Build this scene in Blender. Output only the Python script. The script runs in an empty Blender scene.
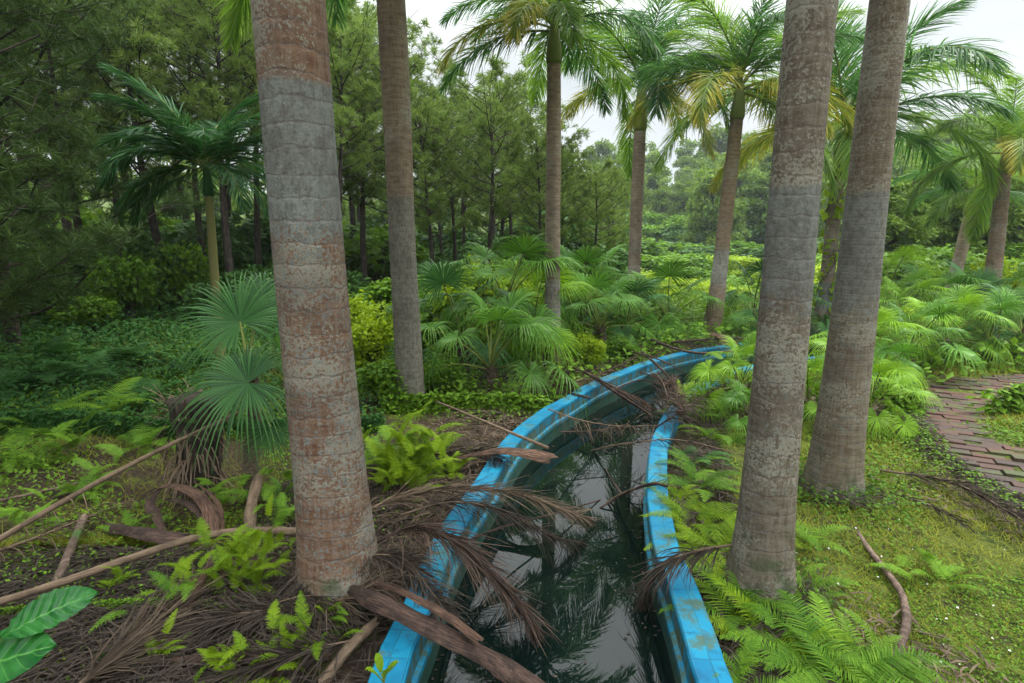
import bpy, math, random
import numpy as np
from mathutils import Matrix, Vector, Euler
R = math.radians
PI = math.pi
S = bpy.context.scene
C = S.collection
rng = np.random.default_rng(7)
random.seed(7)

# ------------------------------------------------------------------ camera
W_, H_, F_ = 1024, 683, 540.0
PITCH = R(10.5)
CAMZ = 1.7
cam_d = bpy.data.cameras.new('camera')
cam_d.sensor_width = 36
cam_d.lens = 36 * F_ / W_
cam_d.clip_start = 0.05
cam_d.clip_end = 2000
cam = bpy.data.objects.new('camera', cam_d)
cam.location = (0, 0, CAMZ)
cam.rotation_euler = (PI / 2 - PITCH, 0, 0)
C.objects.link(cam)
S.camera = cam

# ------------------------------------------------------------------ sky, sun, exposure
SUN_EL, SUN_AZ = 60, 65          # degrees; azimuth measured from +Y clockwise
wd = bpy.data.worlds.new('World')
S.world = wd
wd.use_nodes = True
nt = wd.node_tree
nt.nodes.clear()
def wn(t, **k):
    n = nt.nodes.new(t)
    for a, b in k.items(): setattr(n, a, b)
    return n
out = wn('ShaderNodeOutputWorld')
bg = wn('ShaderNodeBackground')
sky = wn('ShaderNodeTexSky', sky_type='NISHITA')
sky.sun_disc = False
sky.sun_elevation = R(SUN_EL)
sky.sun_rotation = R(SUN_AZ)
tc = wn('ShaderNodeTexCoord')
sep = wn('ShaderNodeSeparateXYZ')
nt.links.new(tc.outputs['Generated'], sep.inputs[0])
rampz = wn('ShaderNodeMapRange')
rampz.inputs['From Min'].default_value = 0.30
rampz.inputs['From Max'].default_value = 1.0
rampz.inputs['To Min'].default_value = 6.0
rampz.inputs['To Max'].default_value = 46.0
nt.links.new(sep.outputs['Z'], rampz.inputs['Value'])
cn = wn('ShaderNodeTexNoise')
cn.inputs['Scale'].default_value = 3.2
cn.inputs['Detail'].default_value = 6
mp = wn('ShaderNodeMapping')
mp.inputs['Scale'].default_value = (1, 1, 3.0)
nt.links.new(tc.outputs['Generated'], mp.inputs[0])
nt.links.new(mp.outputs[0], cn.inputs['Vector'])
cr = wn('ShaderNodeValToRGB')
cr.color_ramp.elements[0].position = 0.36
cr.color_ramp.elements[0].color = (0.80, 0.85, 0.88, 1)
cr.color_ramp.elements[1].position = 0.62
cr.color_ramp.elements[1].color = (0.97, 1.0, 1.02, 1)
nt.links.new(cn.outputs['Fac'], cr.inputs[0])
mul = wn('ShaderNodeVectorMath', operation='SCALE')
nt.links.new(cr.outputs[0], mul.inputs[0])
nt.links.new(rampz.outputs[0], mul.inputs['Scale'])
mx = wn('ShaderNodeMix', data_type='RGBA')
mx.inputs['Factor'].default_value = 0.94      # cloud cover over the clear sky
nt.links.new(sky.outputs[0], mx.inputs['A'])
nt.links.new(mul.outputs[0], mx.inputs['B'])
nt.links.new(mx.outputs['Result'], bg.inputs['Color'])
bg.inputs['Strength'].default_value = 0.1
nt.links.new(bg.outputs[0], out.inputs['Surface'])

sd = bpy.data.lights.new('sun', 'SUN')
sd.energy = 1.5
sd.angle = R(10)
sd.color = (1.0, 0.95, 0.86)
sun = bpy.data.objects.new('sun', sd)
az = R(SUN_AZ)
sdir = Vector((math.sin(az) * math.cos(R(SUN_EL)), math.cos(az) * math.cos(R(SUN_EL)), math.sin(R(SUN_EL))))
sun.rotation_euler = sdir.to_track_quat('Z', 'Y').to_euler()
C.objects.link(sun)

S.view_settings.view_transform = 'Standard'
S.view_settings.look = 'None'
S.view_settings.exposure = 0.75
S.view_settings.gamma = 1
S.render.engine = 'CYCLES'
S.cycles.max_bounces = 6
S.cycles.diffuse_bounces = 1
S.cycles.glossy_bounces = 3
S.cycles.transmission_bounces = 3
S.cycles.transparent_max_bounces = 8
S.cycles.volume_bounces = 1
S.cycles.caustics_reflective = False
S.cycles.caustics_refractive = False
S.cycles.use_denoising = True

# ------------------------------------------------------------------ pixel -> place helpers
def ray(px, py):
    u = (px - W_ / 2) / F_
    v = (H_ / 2 - py) / F_
    return np.array([u, math.cos(PITCH) + v * math.sin(PITCH), -math.sin(PITCH) + v * math.cos(PITCH)])
def gp(px, py, z=0.0):
    d = ray(px, py)
    s = (z - CAMZ) / d[2]
    return np.array([d[0] * s, d[1] * s, z])
def at(px, py, Y):
    d = ray(px, py)
    s = Y / d[1]
    return np.array([d[0] * s, Y, CAMZ + d[2] * s])
def pxm(Y, z=0.0):            # pixels per metre at a place
    return F_ / (Y * math.cos(PITCH) + (CAMZ - z) * math.sin(PITCH))

# ------------------------------------------------------------------ geometry collector
class G:
    def __init__(s):
        s.V, s.Q, s.T, s.Rn, s.M, s.UV, s.n = [], [], [], [], [], [], 0
    def add(s, V, Q, t=None, r=None, m=0, uv=None):
        V = np.asarray(V, float).reshape(-1, 3)
        Q = np.asarray(Q, int).reshape(-1, 4)
        k = len(V)
        s.V.append(V); s.Q.append(Q + s.n)
        s.T.append(np.zeros(k) if t is None else np.broadcast_to(t, (k,)))
        s.Rn.append(np.full(k, rng.random()) if r is None else np.broadcast_to(r, (k,)))
        s.M.append(np.full(len(Q), m))
        s.UV.append(np.zeros((k, 2)) if uv is None else uv)
        s.n += k
        return s
    def cat(s):
        return (np.concatenate(s.V), np.concatenate(s.Q), np.concatenate(s.T), np.concatenate(s.Rn), np.concatenate(s.M), np.concatenate(s.UV))
    def merge(s, g, M=None, r=None, m=None):
        V, Q, T, Rn, Mi, UV = g.cat() if isinstance(g, G) else g
        if M is not None:
            A = np.array(M)
            V = V @ A[:3, :3].T + A[:3, 3]
        if r is not None: Rn = np.clip(Rn * 0.5 + r * 0.5, 0, 1)
        s.V.append(V); s.Q.append(Q + s.n); s.T.append(T); s.Rn.append(Rn)
        s.M.append(Mi if m is None else np.full(len(Q), m)); s.UV.append(UV)
        s.n += len(V)
        return s
    def mesh(s, name, mats, smooth=False):
        V, Q, T, Rn, Mi, UV = s.cat()
        me = bpy.data.meshes.new(name)
        me.vertices.add(len(V)); me.vertices.foreach_set('co', V.astype(np.float32).ravel())
        me.loops.add(len(Q) * 4); me.loops.foreach_set('vertex_index', Q.astype(np.int32).ravel())
        me.polygons.add(len(Q))
        me.polygons.foreach_set('loop_start', np.arange(0, len(Q) * 4, 4, dtype=np.int32))
        me.polygons.foreach_set('material_index', Mi.astype(np.int32))
        me.polygons.foreach_set('use_smooth', np.full(len(Q), smooth))
        for nm, arr in (('t', T), ('rnd', Rn)):
            a = me.attributes.new(nm, 'FLOAT', 'POINT')
            a.data.foreach_set('value', arr.astype(np.float32))
        ul = me.uv_layers.new(name='UVMap')
        ul.data.foreach_set('uv', UV[Q.ravel()].astype(np.float32).ravel())
        for m in (mats if isinstance(mats, (list, tuple)) else [mats]): me.materials.append(m)
        me.update(calc_edges=True)
        return me
    def obj(s, name, mats, parent=None, loc=None, smooth=False):
        return link(name, s.mesh(name, mats, smooth), parent, loc)

def link(name, me, parent=None, loc=None, rot=None, sc=None):
    o = bpy.data.objects.new(name, me)
    C.objects.link(o)
    if parent is not None: o.parent = parent
    if loc is not None: o.location = loc
    if rot is not None: o.rotation_euler = rot
    if sc is not None: o.scale = (sc, sc, sc) if np.isscalar(sc) else sc
    return o
def tag(o, label=None, cat=None, group=None, kind=None):
    if label: o['label'] = label
    if cat: o['category'] = cat
    if group: o['group'] = group
    if kind: o['kind'] = kind
    return o
def thing(name, label, cat, loc=(0, 0, 0), rotz=0, group=None):
    o = link(name, None, None, loc, (0, 0, rotz))
    return tag(o, label, cat, group)
def copy_tree(o, parent=None):
    c = o.copy(); C.objects.link(c)
    if parent is not None: c.parent = parent
    for ch in list(o.children): copy_tree(ch, c)
    return c

def unit(a):
    return a / np.maximum(np.linalg.norm(a, axis=-1, keepdims=True), 1e-9)
def ribbons(g, P, Wd, wid, r=None, t0=0.0, t1=1.0, m=0, fold=0.0):
    """P (n,k,3) centre lines, Wd (n,k,3) width directions, wid (n,k) half widths"""
    n, k, _ = P.shape
    Wd = unit(Wd)
    t = np.linspace(t0, t1, k)
    if r is None: r = rng.random(n)
    if fold:
        N = unit(np.cross(np.gradient(P, axis=1), Wd))
        A = P - Wd * wid[..., None] + N * (wid * fold)[..., None]
        B = P + Wd * wid[..., None] + N * (wid * fold)[..., None]
        V = np.stack([A, P, B], 2).reshape(-1, 3); c = 3
    else:
        V = np.stack([P - Wd * wid[..., None], P + Wd * wid[..., None]], 2).reshape(-1, 3); c = 2
    base = (np.arange(n)[:, None] * k + np.arange(k - 1)[None, :]) * c
    qs = []
    for j in range(c - 1):
        b = base + j
        qs.append(np.stack([b, b + 1, b + c + 1, b + c], -1).reshape(-1, 4))
    Q = np.concatenate(qs)
    T = np.broadcast_to(t[None, :, None], (n, k, c)).ravel()
    Rr = np.broadcast_to(np.asarray(r)[:, None, None], (n, k, c)).ravel()
    g.add(V, Q, T, Rr, m)
def tube(g, P, rad, sides=8, m=0, r=None, ell=1.0, cap=True, up=None, noise=0.0, twist=0.0):
    P = np.asarray(P, float); k = len(P)
    rad = np.broadcast_to(np.asarray(rad, float), (k,)).copy()
    if cap:
        P = np.concatenate([P[:1], P, P[-1:]]); rad = np.concatenate([[1e-4], rad, [1e-4]]); k += 2
    T = unit(np.gradient(P, axis=0)); 
    if cap: T[0] = T[1] = T[2]; T[-1] = T[-2] = T[-3]
    u = np.array(up if up is not None else ([0, 0, 1.0] if abs(T[k // 2][2]) < 0.8 else [0, 1.0, 0]))
    A = unit(np.cross(T, u)); B = unit(np.cross(A, T))
    a = np.linspace(0, 2 * PI, sides, endpoint=False)
    aa = a[None, :] + twist * np.linspace(0, 1, k)[:, None]
    rr = rad[:, None] * (1 + noise * rng.standard_normal((k, sides)))
    V = P[:, None, :] + A[:, None, :] * (np.cos(aa) * rr)[..., None] + B[:, None, :] * (np.sin(aa) * rr * ell)[..., None]
    i = np.arange(k - 1)[:, None] * sides; j = np.arange(sides)[None, :]; j2 = (j + 1) % sides
    Q = np.stack([i + j, i + j2, i + sides + j2, i + sides + j], -1).reshape(-1, 4)
    L = np.concatenate([[0], np.cumsum(np.linalg.norm(np.diff(P, axis=0), axis=1))])
    uv = np.stack([np.broadcast_to(a / (2 * PI), (k, sides)), np.broadcast_to(L[:, None], (k, sides))], -1).reshape(-1, 2)
    g.add(V.reshape(-1, 3), Q, np.repeat(np.linspace(0, 1, k), sides), r, m, uv)
def spline(pts, n=20):
    pts = np.asarray(pts, float)
    if len(pts) < 3:
        return pts[0] + (pts[-1] - pts[0]) * np.linspace(0, 1, n)[:, None]
    P = np.concatenate([[2 * pts[0] - pts[1]], pts, [2 * pts[-1] - pts[-2]]])
    out_ = []
    for s_ in np.linspace(0, len(pts) - 1 - 1e-6, n):
        i = int(s_); u = s_ - i
        p0, p1, p2, p3 = P[i], P[i + 1], P[i + 2], P[i + 3]
        out_.append(0.5 * (2 * p1 + (p2 - p0) * u + (2 * p0 - 5 * p1 + 4 * p2 - p3) * u * u + (3 * p1 - p0 - 3 * p2 + p3) * u ** 3))
    return np.array(out_)
def rot(rx=0, ry=0, rz=0, loc=(0, 0, 0), s=1.0):
    return Matrix.Translation(Vector(loc)) @ Euler((rx, ry, rz)).to_matrix().to_4x4() @ Matrix.Scale(s, 4)

# ------------------------------------------------------------------ materials
def mat(name):
    m = bpy.data.materials.new(name); m.use_nodes = True
    t = m.node_tree; t.nodes.clear()
    return m, t
def nd(t, typ, ins=None, **k):
    n = t.nodes.new(typ)
    for a, b in k.items(): setattr(n, a, b)
    for a, b in (ins or {}).items():
        if isinstance(b, bpy.types.NodeSocket): t.links.new(b, n.inputs[a])
        else: n.inputs[a].default_value = b
    return n
def c4(c): return (c[0], c[1], c[2], 1)
def mixc(t, f, a, b):
    n = nd(t, 'ShaderNodeMix', data_type='RGBA')
    for s_, v in (('Factor', f), ('A', a), ('B', b)):
        if isinstance(v, bpy.types.NodeSocket): t.links.new(v, n.inputs[s_])
        else: n.inputs[s_].default_value = v if s_ == 'Factor' else c4(v)
    return n.outputs['Result']
def step(t, v, a, b, lo=0.0, hi=1.0):
    return nd(t, 'ShaderNodeMapRange', {'Value': v, 'From Min': a, 'From Max': b, 'To Min': lo, 'To Max': hi}, interpolation_type='SMOOTHSTEP').outputs[0]
def noise(t, vec, scale, detail=4, rough=0.55, dist=0.0):
    return nd(t, 'ShaderNodeTexNoise', {'Vector': vec, 'Scale': scale, 'Detail': detail, 'Roughness': rough, 'Distortion': dist}).outputs['Fac']

def leaf_mat(name, dark, light, tip=None, tipamt=0.0, transl=0.3, rough=0.5, spec=0.12, objvar=0.5, tpow=2.0):
    m, t = mat(name)
    r = nd(t, 'ShaderNodeAttribute', attribute_name='rnd').outputs['Fac']
    tt = nd(t, 'ShaderNodeAttribute', attribute_name='t').outputs['Fac']
    oi = nd(t, 'ShaderNodeObjectInfo').outputs['Random']
    mixr = nd(t, 'ShaderNodeMath', {0: r, 1: 1 - objvar}, operation='MULTIPLY').outputs[0]
    o2 = nd(t, 'ShaderNodeMath', {0: oi, 1: objvar, 2: mixr}, operation='MULTIPLY_ADD').outputs[0]
    col = mixc(t, o2, dark, light)
    if tip is not None:
        tp = nd(t, 'ShaderNodeMath', {0: tt, 1: tpow}, operation='POWER').outputs[0]
        ta = nd(t, 'ShaderNodeMath', {0: tp, 1: tipamt}, operation='MULTIPLY').outputs[0]
        rr = step(t, r, 0.1, 0.9, 0.5, 1.1)
        ta = nd(t, 'ShaderNodeMath', {0: ta, 1: rr}, operation='MULTIPLY', use_clamp=True).outputs[0]
        col = mixc(t, ta, col, tip)
    p = nd(t, 'ShaderNodeBsdfPrincipled', {'Base Color': col, 'Roughness': rough, 'Specular IOR Level': spec})
    if transl > 0:
        lum = mixc(t, 0.35, col, (light[0] * 1.3, light[1] * 1.3, light[2] * 0.6))
        tr = nd(t, 'ShaderNodeBsdfTranslucent', {'Color': lum})
        mx_ = nd(t, 'ShaderNodeMixShader', {0: transl, 1: p.outputs[0], 2: tr.outputs[0]})
        o = mx_.outputs[0]
    else: o = p.outputs[0]
    nd(t, 'ShaderNodeOutputMaterial', {'Surface': o})
    return m

def bark_mat(name, a, b, scale=8, stretch=(1, 1, 0.25), bump=0.5, moss=0.0, mosscol=(0.06, 0.12, 0.03)):
    m, t = mat(name)
    oc = nd(t, 'ShaderNodeTexCoord').outputs['Object']
    v = nd(t, 'ShaderNodeMapping', {'Vector': oc, 'Scale': stretch}).outputs[0]
    n1 = noise(t, v, scale * 4, 6, 0.65)
    n2 = noise(t, oc, scale * 0.8, 4)
    col = mixc(t, step(t, n1, 0.3, 0.7), a, b)
    col = mixc(t, step(t, n2, 0.35, 0.7, 0, 0.6), col, (a[0] * 0.4, a[1] * 0.4, a[2] * 0.4))
    if moss: col = mixc(t, step(t, noise(t, oc, 6, 5), 0.62 - moss * 0.25, 0.72 - moss * 0.2), col, mosscol)
    bp = nd(t, 'ShaderNodeBump', {'Strength': bump, 'Distance': 0.02, 'Height': n1})
    p = nd(t, 'ShaderNodeBsdfPrincipled', {'Base Color': col, 'Roughness': 0.85, 'Specular IOR Level': 0.2, 'Normal': bp.outputs[0]})
    nd(t, 'ShaderNodeOutputMaterial', {'Surface': p.outputs[0]})
    return m

def palm_bark(name, paint_z, brown=(0.20, 0.115, 0.08), ring=0.055, flake=0.5, solid=0.5, grey=(0.165, 0.178, 0.165), fresh_len=0.5):
    """royal palm bark: ring scars, lichen flecks and an old whitewash up to paint_z metres"""
    m, t = mat(name)
    oc = nd(t, 'ShaderNodeTexCoord').outputs['Object']
    sp = nd(t, 'ShaderNodeSeparateXYZ', {0: oc})
    z = sp.outputs['Z']
    wob = noise(t, oc, 1.8, 3)
    zz = nd(t, 'ShaderNodeMath', {0: wob, 1: ring * 1.3, 2: z}, operation='MULTIPLY_ADD').outputs[0]
    fine = nd(t, 'ShaderNodeMath', {0: noise(t, oc, 14, 4), 1: ring * 0.5, 2: zz}, operation='MULTIPLY_ADD').outputs[0]
    ph = nd(t, 'ShaderNodeMath', {0: fine, 1: ring}, operation='DIVIDE').outputs[0]
    fr = nd(t, 'ShaderNodeMath', {0: ph}, operation='FRACT').outputs[0]
    scar = step(t, nd(t, 'ShaderNodeMath', {0: fr, 1: 0.5}, operation='SUBTRACT', ).outputs[0], 0.33, 0.5)
    vstr = nd(t, 'ShaderNodeMapping', {'Vector': oc, 'Scale': (1, 1, 0.12)}).outputs[0]
    hstr = nd(t, 'ShaderNodeMapping', {'Vector': oc, 'Scale': (1, 1, 3.5)}).outputs[0]
    n_h = noise(t, hstr, 9, 5)
    n_v = noise(t, vstr, 60, 3)
    n_d = noise(t, nd(t, 'ShaderNodeMapping', {'Vector': oc, 'Scale': (1, 1, 0.55)}).outputs[0], 34, 5, 0.75)
    base = mixc(t, step(t, n_h, 0.3, 0.7), (brown[0] * 0.72, brown[1] * 0.62, brown[2] * 0.58), (brown[0] * 1.3, brown[1] * 1.35, brown[2] * 1.4))
    base = mixc(t, step(t, n_v, 0.35, 0.65, 0, 0.35), base, (0.24, 0.2, 0.16))
    # pale lichen flecks everywhere
    fl = noise(t, oc, 66, 4, 0.68)
    big = noise(t, oc, 3.0, 4)
    thr = nd(t, 'ShaderNodeMath', {0: big, 1: -0.9, 2: 1.05 - 0.1 * flake}, operation='MULTIPLY_ADD').outputs[0]
    dlt = nd(t, 'ShaderNodeMath', {0: fl, 1: thr}, operation='SUBTRACT').outputs[0]
    fleck = step(t, dlt, 0.0, 0.035, 0, 0.85)
    base = mixc(t, fleck, base, (0.24, 0.228, 0.18))
    # worn whitewash
    pz = nd(t, 'ShaderNodeMath', {0: noise(t, oc, 5, 6, 0.7), 1: 0.13, 2: z}, operation='MULTIPLY_ADD').outputs[0]
    below = step(t, pz, paint_z + 0.075, paint_z + 0.04)
    mid = noise(t, nd(t, 'ShaderNodeMapping', {'Vector': oc, 'Scale': (1, 1, 2.0)}).outputs[0], 9, 7, 0.74)
    fresh = step(t, z, paint_z - fresh_len * 1.5, paint_z - fresh_len * 0.8, -0.06, 0.34)
    w1 = nd(t, 'ShaderNodeMath', {0: mid, 1: fresh}, operation='ADD').outputs[0]
    w2 = nd(t, 'ShaderNodeMath', {0: fl, 1: 1.1, 2: w1}, operation='MULTIPLY_ADD').outputs[0]
    worn = step(t, w2, 1.20 - 0.15 * solid, 1.30 - 0.15 * solid, 0, 0.88)
    pm = nd(t, 'ShaderNodeMath', {0: below, 1: worn}, operation='MULTIPLY').outputs[0]
    col = mixc(t, pm, base, mixc(t, step(t, n_d, 0.35, 0.62), (grey[0] * 0.55, grey[1] * 0.53, grey[2] * 0.5), (grey[0] * 1.1, grey[1] * 1.1, grey[2] * 1.1)))
    col = mixc(t, nd(t, 'ShaderNodeMath', {0: scar, 1: 0.6}, operation='MULTIPLY').outputs[0], col, (0.045, 0.03, 0.024))
    col = mixc(t, step(t, n_d, 0.60, 0.68, 0, 0.6), col, (0.05, 0.037, 0.03))
    col = mixc(t, step(t, noise(t, oc, 2.3, 4), 0.45, 0.7, 0, 0.45), col, (0.07, 0.055, 0.045))
    # moss near the foot
    ft = step(t, z, 0.55, 0.0, 0, 0.22)
    ms = step(t, nd(t, 'ShaderNodeMath', {0: noise(t, oc, 9, 5), 1: ft}, operation='ADD').outputs[0], 0.60, 0.86, 0, 0.7)
    col = mixc(t, ms, col, (0.035, 0.055, 0.02))
    hgt = nd(t, 'ShaderNodeMath', {0: scar, 1: -0.7, 2: fl}, operation='MULTIPLY_ADD').outputs[0]
    hgt = nd(t, 'ShaderNodeMath', {0: n_v, 1: 0.5, 2: hgt}, operation='MULTIPLY_ADD').outputs[0]
    bp = nd(t, 'ShaderNodeBump', {'Strength': 0.8, 'Distance': 0.009, 'Height': hgt})
    p = nd(t, 'ShaderNodeBsdfPrincipled', {'Base Color': col, 'Roughness': 0.8, 'Specular IOR Level': 0.25, 'Normal': bp.outputs[0]})
    nd(t, 'ShaderNodeOutputMaterial', {'Surface': p.outputs[0]})
    return m

M = {}
M['royal'] = leaf_mat('royal_green', (0.0217, 0.0624, 0.0090), (0.1708, 0.3162, 0.0382), (0.32, 0.42, 0.07), 0.5, 0.5, 0.42)
M['royal_blue'] = leaf_mat('royal_bluegreen', (0.0087, 0.0442, 0.0140), (0.0854, 0.2139, 0.0510), (0.18, 0.34, 0.08), 0.4, 0.42, 0.38)
M['royal_gold'] = leaf_mat('royal_gold', (0.05, 0.12, 0.015), (0.20, 0.28, 0.03), (0.62, 0.45, 0.05), 0.9, 0.35, 0.5, tpow=1.6)
M['rachis'] = leaf_mat('rachis_green', (0.0620, 0.0832, 0.0225), (0.1952, 0.2232, 0.0510), transl=0)
M['areca'] = leaf_mat('areca_green', (0.006, 0.04, 0.012), (0.045, 0.14, 0.04), (0.11, 0.24, 0.07), 0.4, 0.3, 0.5, 0.12)
M['fan'] = leaf_mat('fan_green', (0.007, 0.034, 0.006), (0.12, 0.30, 0.03), (0.20, 0.37, 0.06), 0.5, 0.3, 0.38, 0.15)
M['fan_blue'] = leaf_mat('fan_bluegreen', (0.008, 0.038, 0.011), (0.065, 0.185, 0.045), (0.13, 0.26, 0.07), 0.5, 0.2, 0.36, 0.15)
M['fan_light'] = leaf_mat('fan_light', (0.022, 0.10, 0.006), (0.24, 0.44, 0.02), (0.32, 0.50, 0.06), 0.5, 0.35, 0.4, 0.15)
M['petiole'] = leaf_mat('petiole', (0.0620, 0.0936, 0.0200), (0.2074, 0.2325, 0.0510), transl=0)
M['fern'] = leaf_mat('fern_bright', (0.0279, 0.0988, 0.0025), (0.2806, 0.4185, 0.0127), (0.36, 0.52, 0.05), 0.5, 0.4, 0.5)
M['fern_mid'] = leaf_mat('fern_mid', (0.0186, 0.0832, 0.0050), (0.1830, 0.3348, 0.0213), (0.25, 0.45, 0.06), 0.4, 0.3, 0.5)
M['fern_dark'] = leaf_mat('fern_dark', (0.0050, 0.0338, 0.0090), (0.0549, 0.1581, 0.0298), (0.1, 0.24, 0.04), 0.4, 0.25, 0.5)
M['needle'] = leaf_mat('pine_needles', (0.026, 0.062, 0.012), (0.19, 0.28, 0.06), (0.26, 0.36, 0.09), 0.6, 0.45, 0.55)
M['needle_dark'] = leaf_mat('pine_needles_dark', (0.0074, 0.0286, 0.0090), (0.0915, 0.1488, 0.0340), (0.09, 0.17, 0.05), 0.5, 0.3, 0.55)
M['leafy'] = leaf_mat('shrub_leaves', (0.0155, 0.0624, 0.0050), (0.1708, 0.3162, 0.0213), (0.2, 0.38, 0.04), 0.3, 0.35, 0.45)
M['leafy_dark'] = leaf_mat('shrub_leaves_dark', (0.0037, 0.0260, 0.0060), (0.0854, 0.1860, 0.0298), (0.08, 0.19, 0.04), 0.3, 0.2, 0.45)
M['leafy_lime'] = leaf_mat('shrub_leaves_lime', (0.0558, 0.1456, 0.0040), (0.3904, 0.5115, 0.0170), (0.4, 0.6, 0.05), 0.3, 0.4, 0.45)
M['leafy_far'] = leaf_mat('hill_leaves', (0.0186, 0.0624, 0.0100), (0.1952, 0.2883, 0.0382), (0.22, 0.36, 0.06), 0.3, 0.35, 0.6)
M['broad'] = leaf_mat('broad_leaf', (0.0025, 0.0286, 0.0040), (0.0146, 0.1023, 0.0127), (0.03, 0.16, 0.02), 0.5, 0.15, 0.55, 0.15)
def vein_mat():
    m, t = mat('broad_leaf_veined')
    uv = nd(t, 'ShaderNodeSeparateXYZ', {0: nd(t, 'ShaderNodeTexCoord').outputs['UV']})
    v = nd(t, 'ShaderNodeMath', {0: uv.outputs['Y']}, operation='ABSOLUTE').outputs[0]
    ph = nd(t, 'ShaderNodeMath', {0: v, 1: -2.6, 2: nd(t, 'ShaderNodeMath', {0: uv.outputs['X'], 1: 17.0}, operation='MULTIPLY').outputs[0]}, operation='MULTIPLY_ADD').outputs[0]
    fr = nd(t, 'ShaderNodeMath', {0: ph, 1: 1.0}, operation='PINGPONG').outputs[0]
    vein = step(t, fr, 0.16, 0.0); midr = step(t, v, 0.07, 0.02)
    vm = nd(t, 'ShaderNodeMath', {0: vein, 1: 0.6, 2: midr}, operation='MULTIPLY_ADD', use_clamp=True).outputs[0]
    oc = nd(t, 'ShaderNodeTexCoord').outputs['Object']
    base = mixc(t, step(t, noise(t, oc, 18, 4), .35, .65), (0.006, 0.075, 0.012), (0.022, 0.15, 0.02))
    base = mixc(t, step(t, noise(t, oc, 30, 5, .7), .66, .72), base, (0.11, 0.10, 0.03))
    col = mixc(t, vm, base, (0.07, 0.24, 0.04))
    bp = nd(t, 'ShaderNodeBump', {'Strength': 0.9, 'Distance': 0.004, 'Height': fr})
    p = nd(t, 'ShaderNodeBsdfPrincipled', {'Base Color': col, 'Roughness': 0.36, 'Specular IOR Level': 0.35, 'Normal': bp.outputs[0]})
    tr = nd(t, 'ShaderNodeBsdfTranslucent', {'Color': c4((0.04, 0.22, 0.02))})
    nd(t, 'ShaderNodeOutputMaterial', {'Surface': nd(t, 'ShaderNodeMixShader', {0: 0.2, 1: p.outputs[0], 2: tr.outputs[0]}).outputs[0]})
    return m
M['veined'] = vein_mat()
M['grass'] = leaf_mat('grass_blades', (0.0310, 0.0676, 0.0040), (0.2806, 0.2883, 0.0213), (0.30, 0.32, 0.05), 0.5, 0.3, 0.6)
M['weed'] = leaf_mat('weed_leaves', (0.0093, 0.0520, 0.0040), (0.1464, 0.2697, 0.0170), (0.2, 0.34, 0.04), 0.3, 0.25, 0.5)
M['dead'] = leaf_mat('dead_leaflets', (0.008, 0.0062, 0.005), (0.07, 0.054, 0.042), (0.16, 0.128, 0.10), 0.4, 0.0, 0.8, 0.08)
M['dead_red'] = leaf_mat('dead_leaflets_red', (0.02, 0.0135, 0.011), (0.13, 0.085, 0.065), (0.24, 0.165, 0.125), 0.4, 0.05, 0.8, 0.08)
M['dead_grey'] = leaf_mat('dead_leaflets_grey', (0.035, 0.026, 0.02), (0.20, 0.14, 0.09), (0.30, 0.23, 0.17), 0.4, 0.0, 0.8, 0.08)
M['straw'] = leaf_mat('straw', (0.28, 0.16, 0.07), (0.5, 0.33, 0.16), transl=0.1)
M['petal'] = leaf_mat('petal_white', (0.5, 0.5, 0.42), (0.65, 0.65, 0.58), transl=0.1)
M['shaft'] = leaf_mat('crownshaft_green', (0.0558, 0.0832, 0.0225), (0.1952, 0.2232, 0.0510), transl=0, rough=0.35)
M['pinebark'] = bark_mat('pine_bark', (0.025, 0.019, 0.016), (0.08, 0.06, 0.05))
M['twig'] = bark_mat('twig_bark', (0.06, 0.045, 0.035), (0.16, 0.13, 0.10))
def fibre_mat(name, a, b, c):
    m, t = mat(name)
    uv = nd(t, 'ShaderNodeTexCoord').outputs['UV']; oc = nd(t, 'ShaderNodeTexCoord').outputs['Object']
    v = nd(t, 'ShaderNodeMapping', {'Vector': uv, 'Scale': (14, 1.3, 1)}).outputs[0]
    n1 = noise(t, v, 4, 7, 0.72); n2 = noise(t, oc, 9, 5, 0.65); n3 = noise(t, oc, 60, 3)
    col = mixc(t, step(t, n1, 0.38, 0.62), a, b)
    col = mixc(t, step(t, n2, 0.42, 0.66, 0, 0.75), col, c)
    col = mixc(t, step(t, noise(t, oc, 22, 5, .7), 0.68, 0.72, 0, 0.6), col, (0.34, 0.31, 0.22))
    hh = nd(t, 'ShaderNodeMath', {0: n3, 1: .3, 2: n1}, operation='MULTIPLY_ADD').outputs[0]
    bp = nd(t, 'ShaderNodeBump', {'Strength': 0.9, 'Distance': 0.012, 'Height': hh})
    p = nd(t, 'ShaderNodeBsdfPrincipled', {'Base Color': col, 'Roughness': 0.75, 'Specular IOR Level': 0.2, 'Normal': bp.outputs[0]})
    nd(t, 'ShaderNodeOutputMaterial', {'Surface': p.outputs[0]})
    return m
M['boot'] = fibre_mat('dry_sheath', (0.045, 0.025, 0.018), (0.20, 0.115, 0.075), (0.025, 0.016, 0.013))
M['boot_dark'] = fibre_mat('dark_sheath', (0.03, 0.019, 0.015), (0.13, 0.08, 0.06), (0.02, 0.014, 0.011))
M['stick'] = fibre_mat('dry_stick', (0.15, 0.10, 0.065), (0.33, 0.235, 0.155), (0.09, 0.065, 0.045))
M['root'] = bark_mat('root_bark', (0.09, 0.06, 0.045), (0.24, 0.17, 0.13), 10, (1, 1, 1), 0.7, 0.25)
M['fibre'] = bark_mat('fibrous_trunk', (0.022, 0.018, 0.014), (0.09, 0.07, 0.05), 8, (1, 1, 0.15), 0.9, 0.1)

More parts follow.
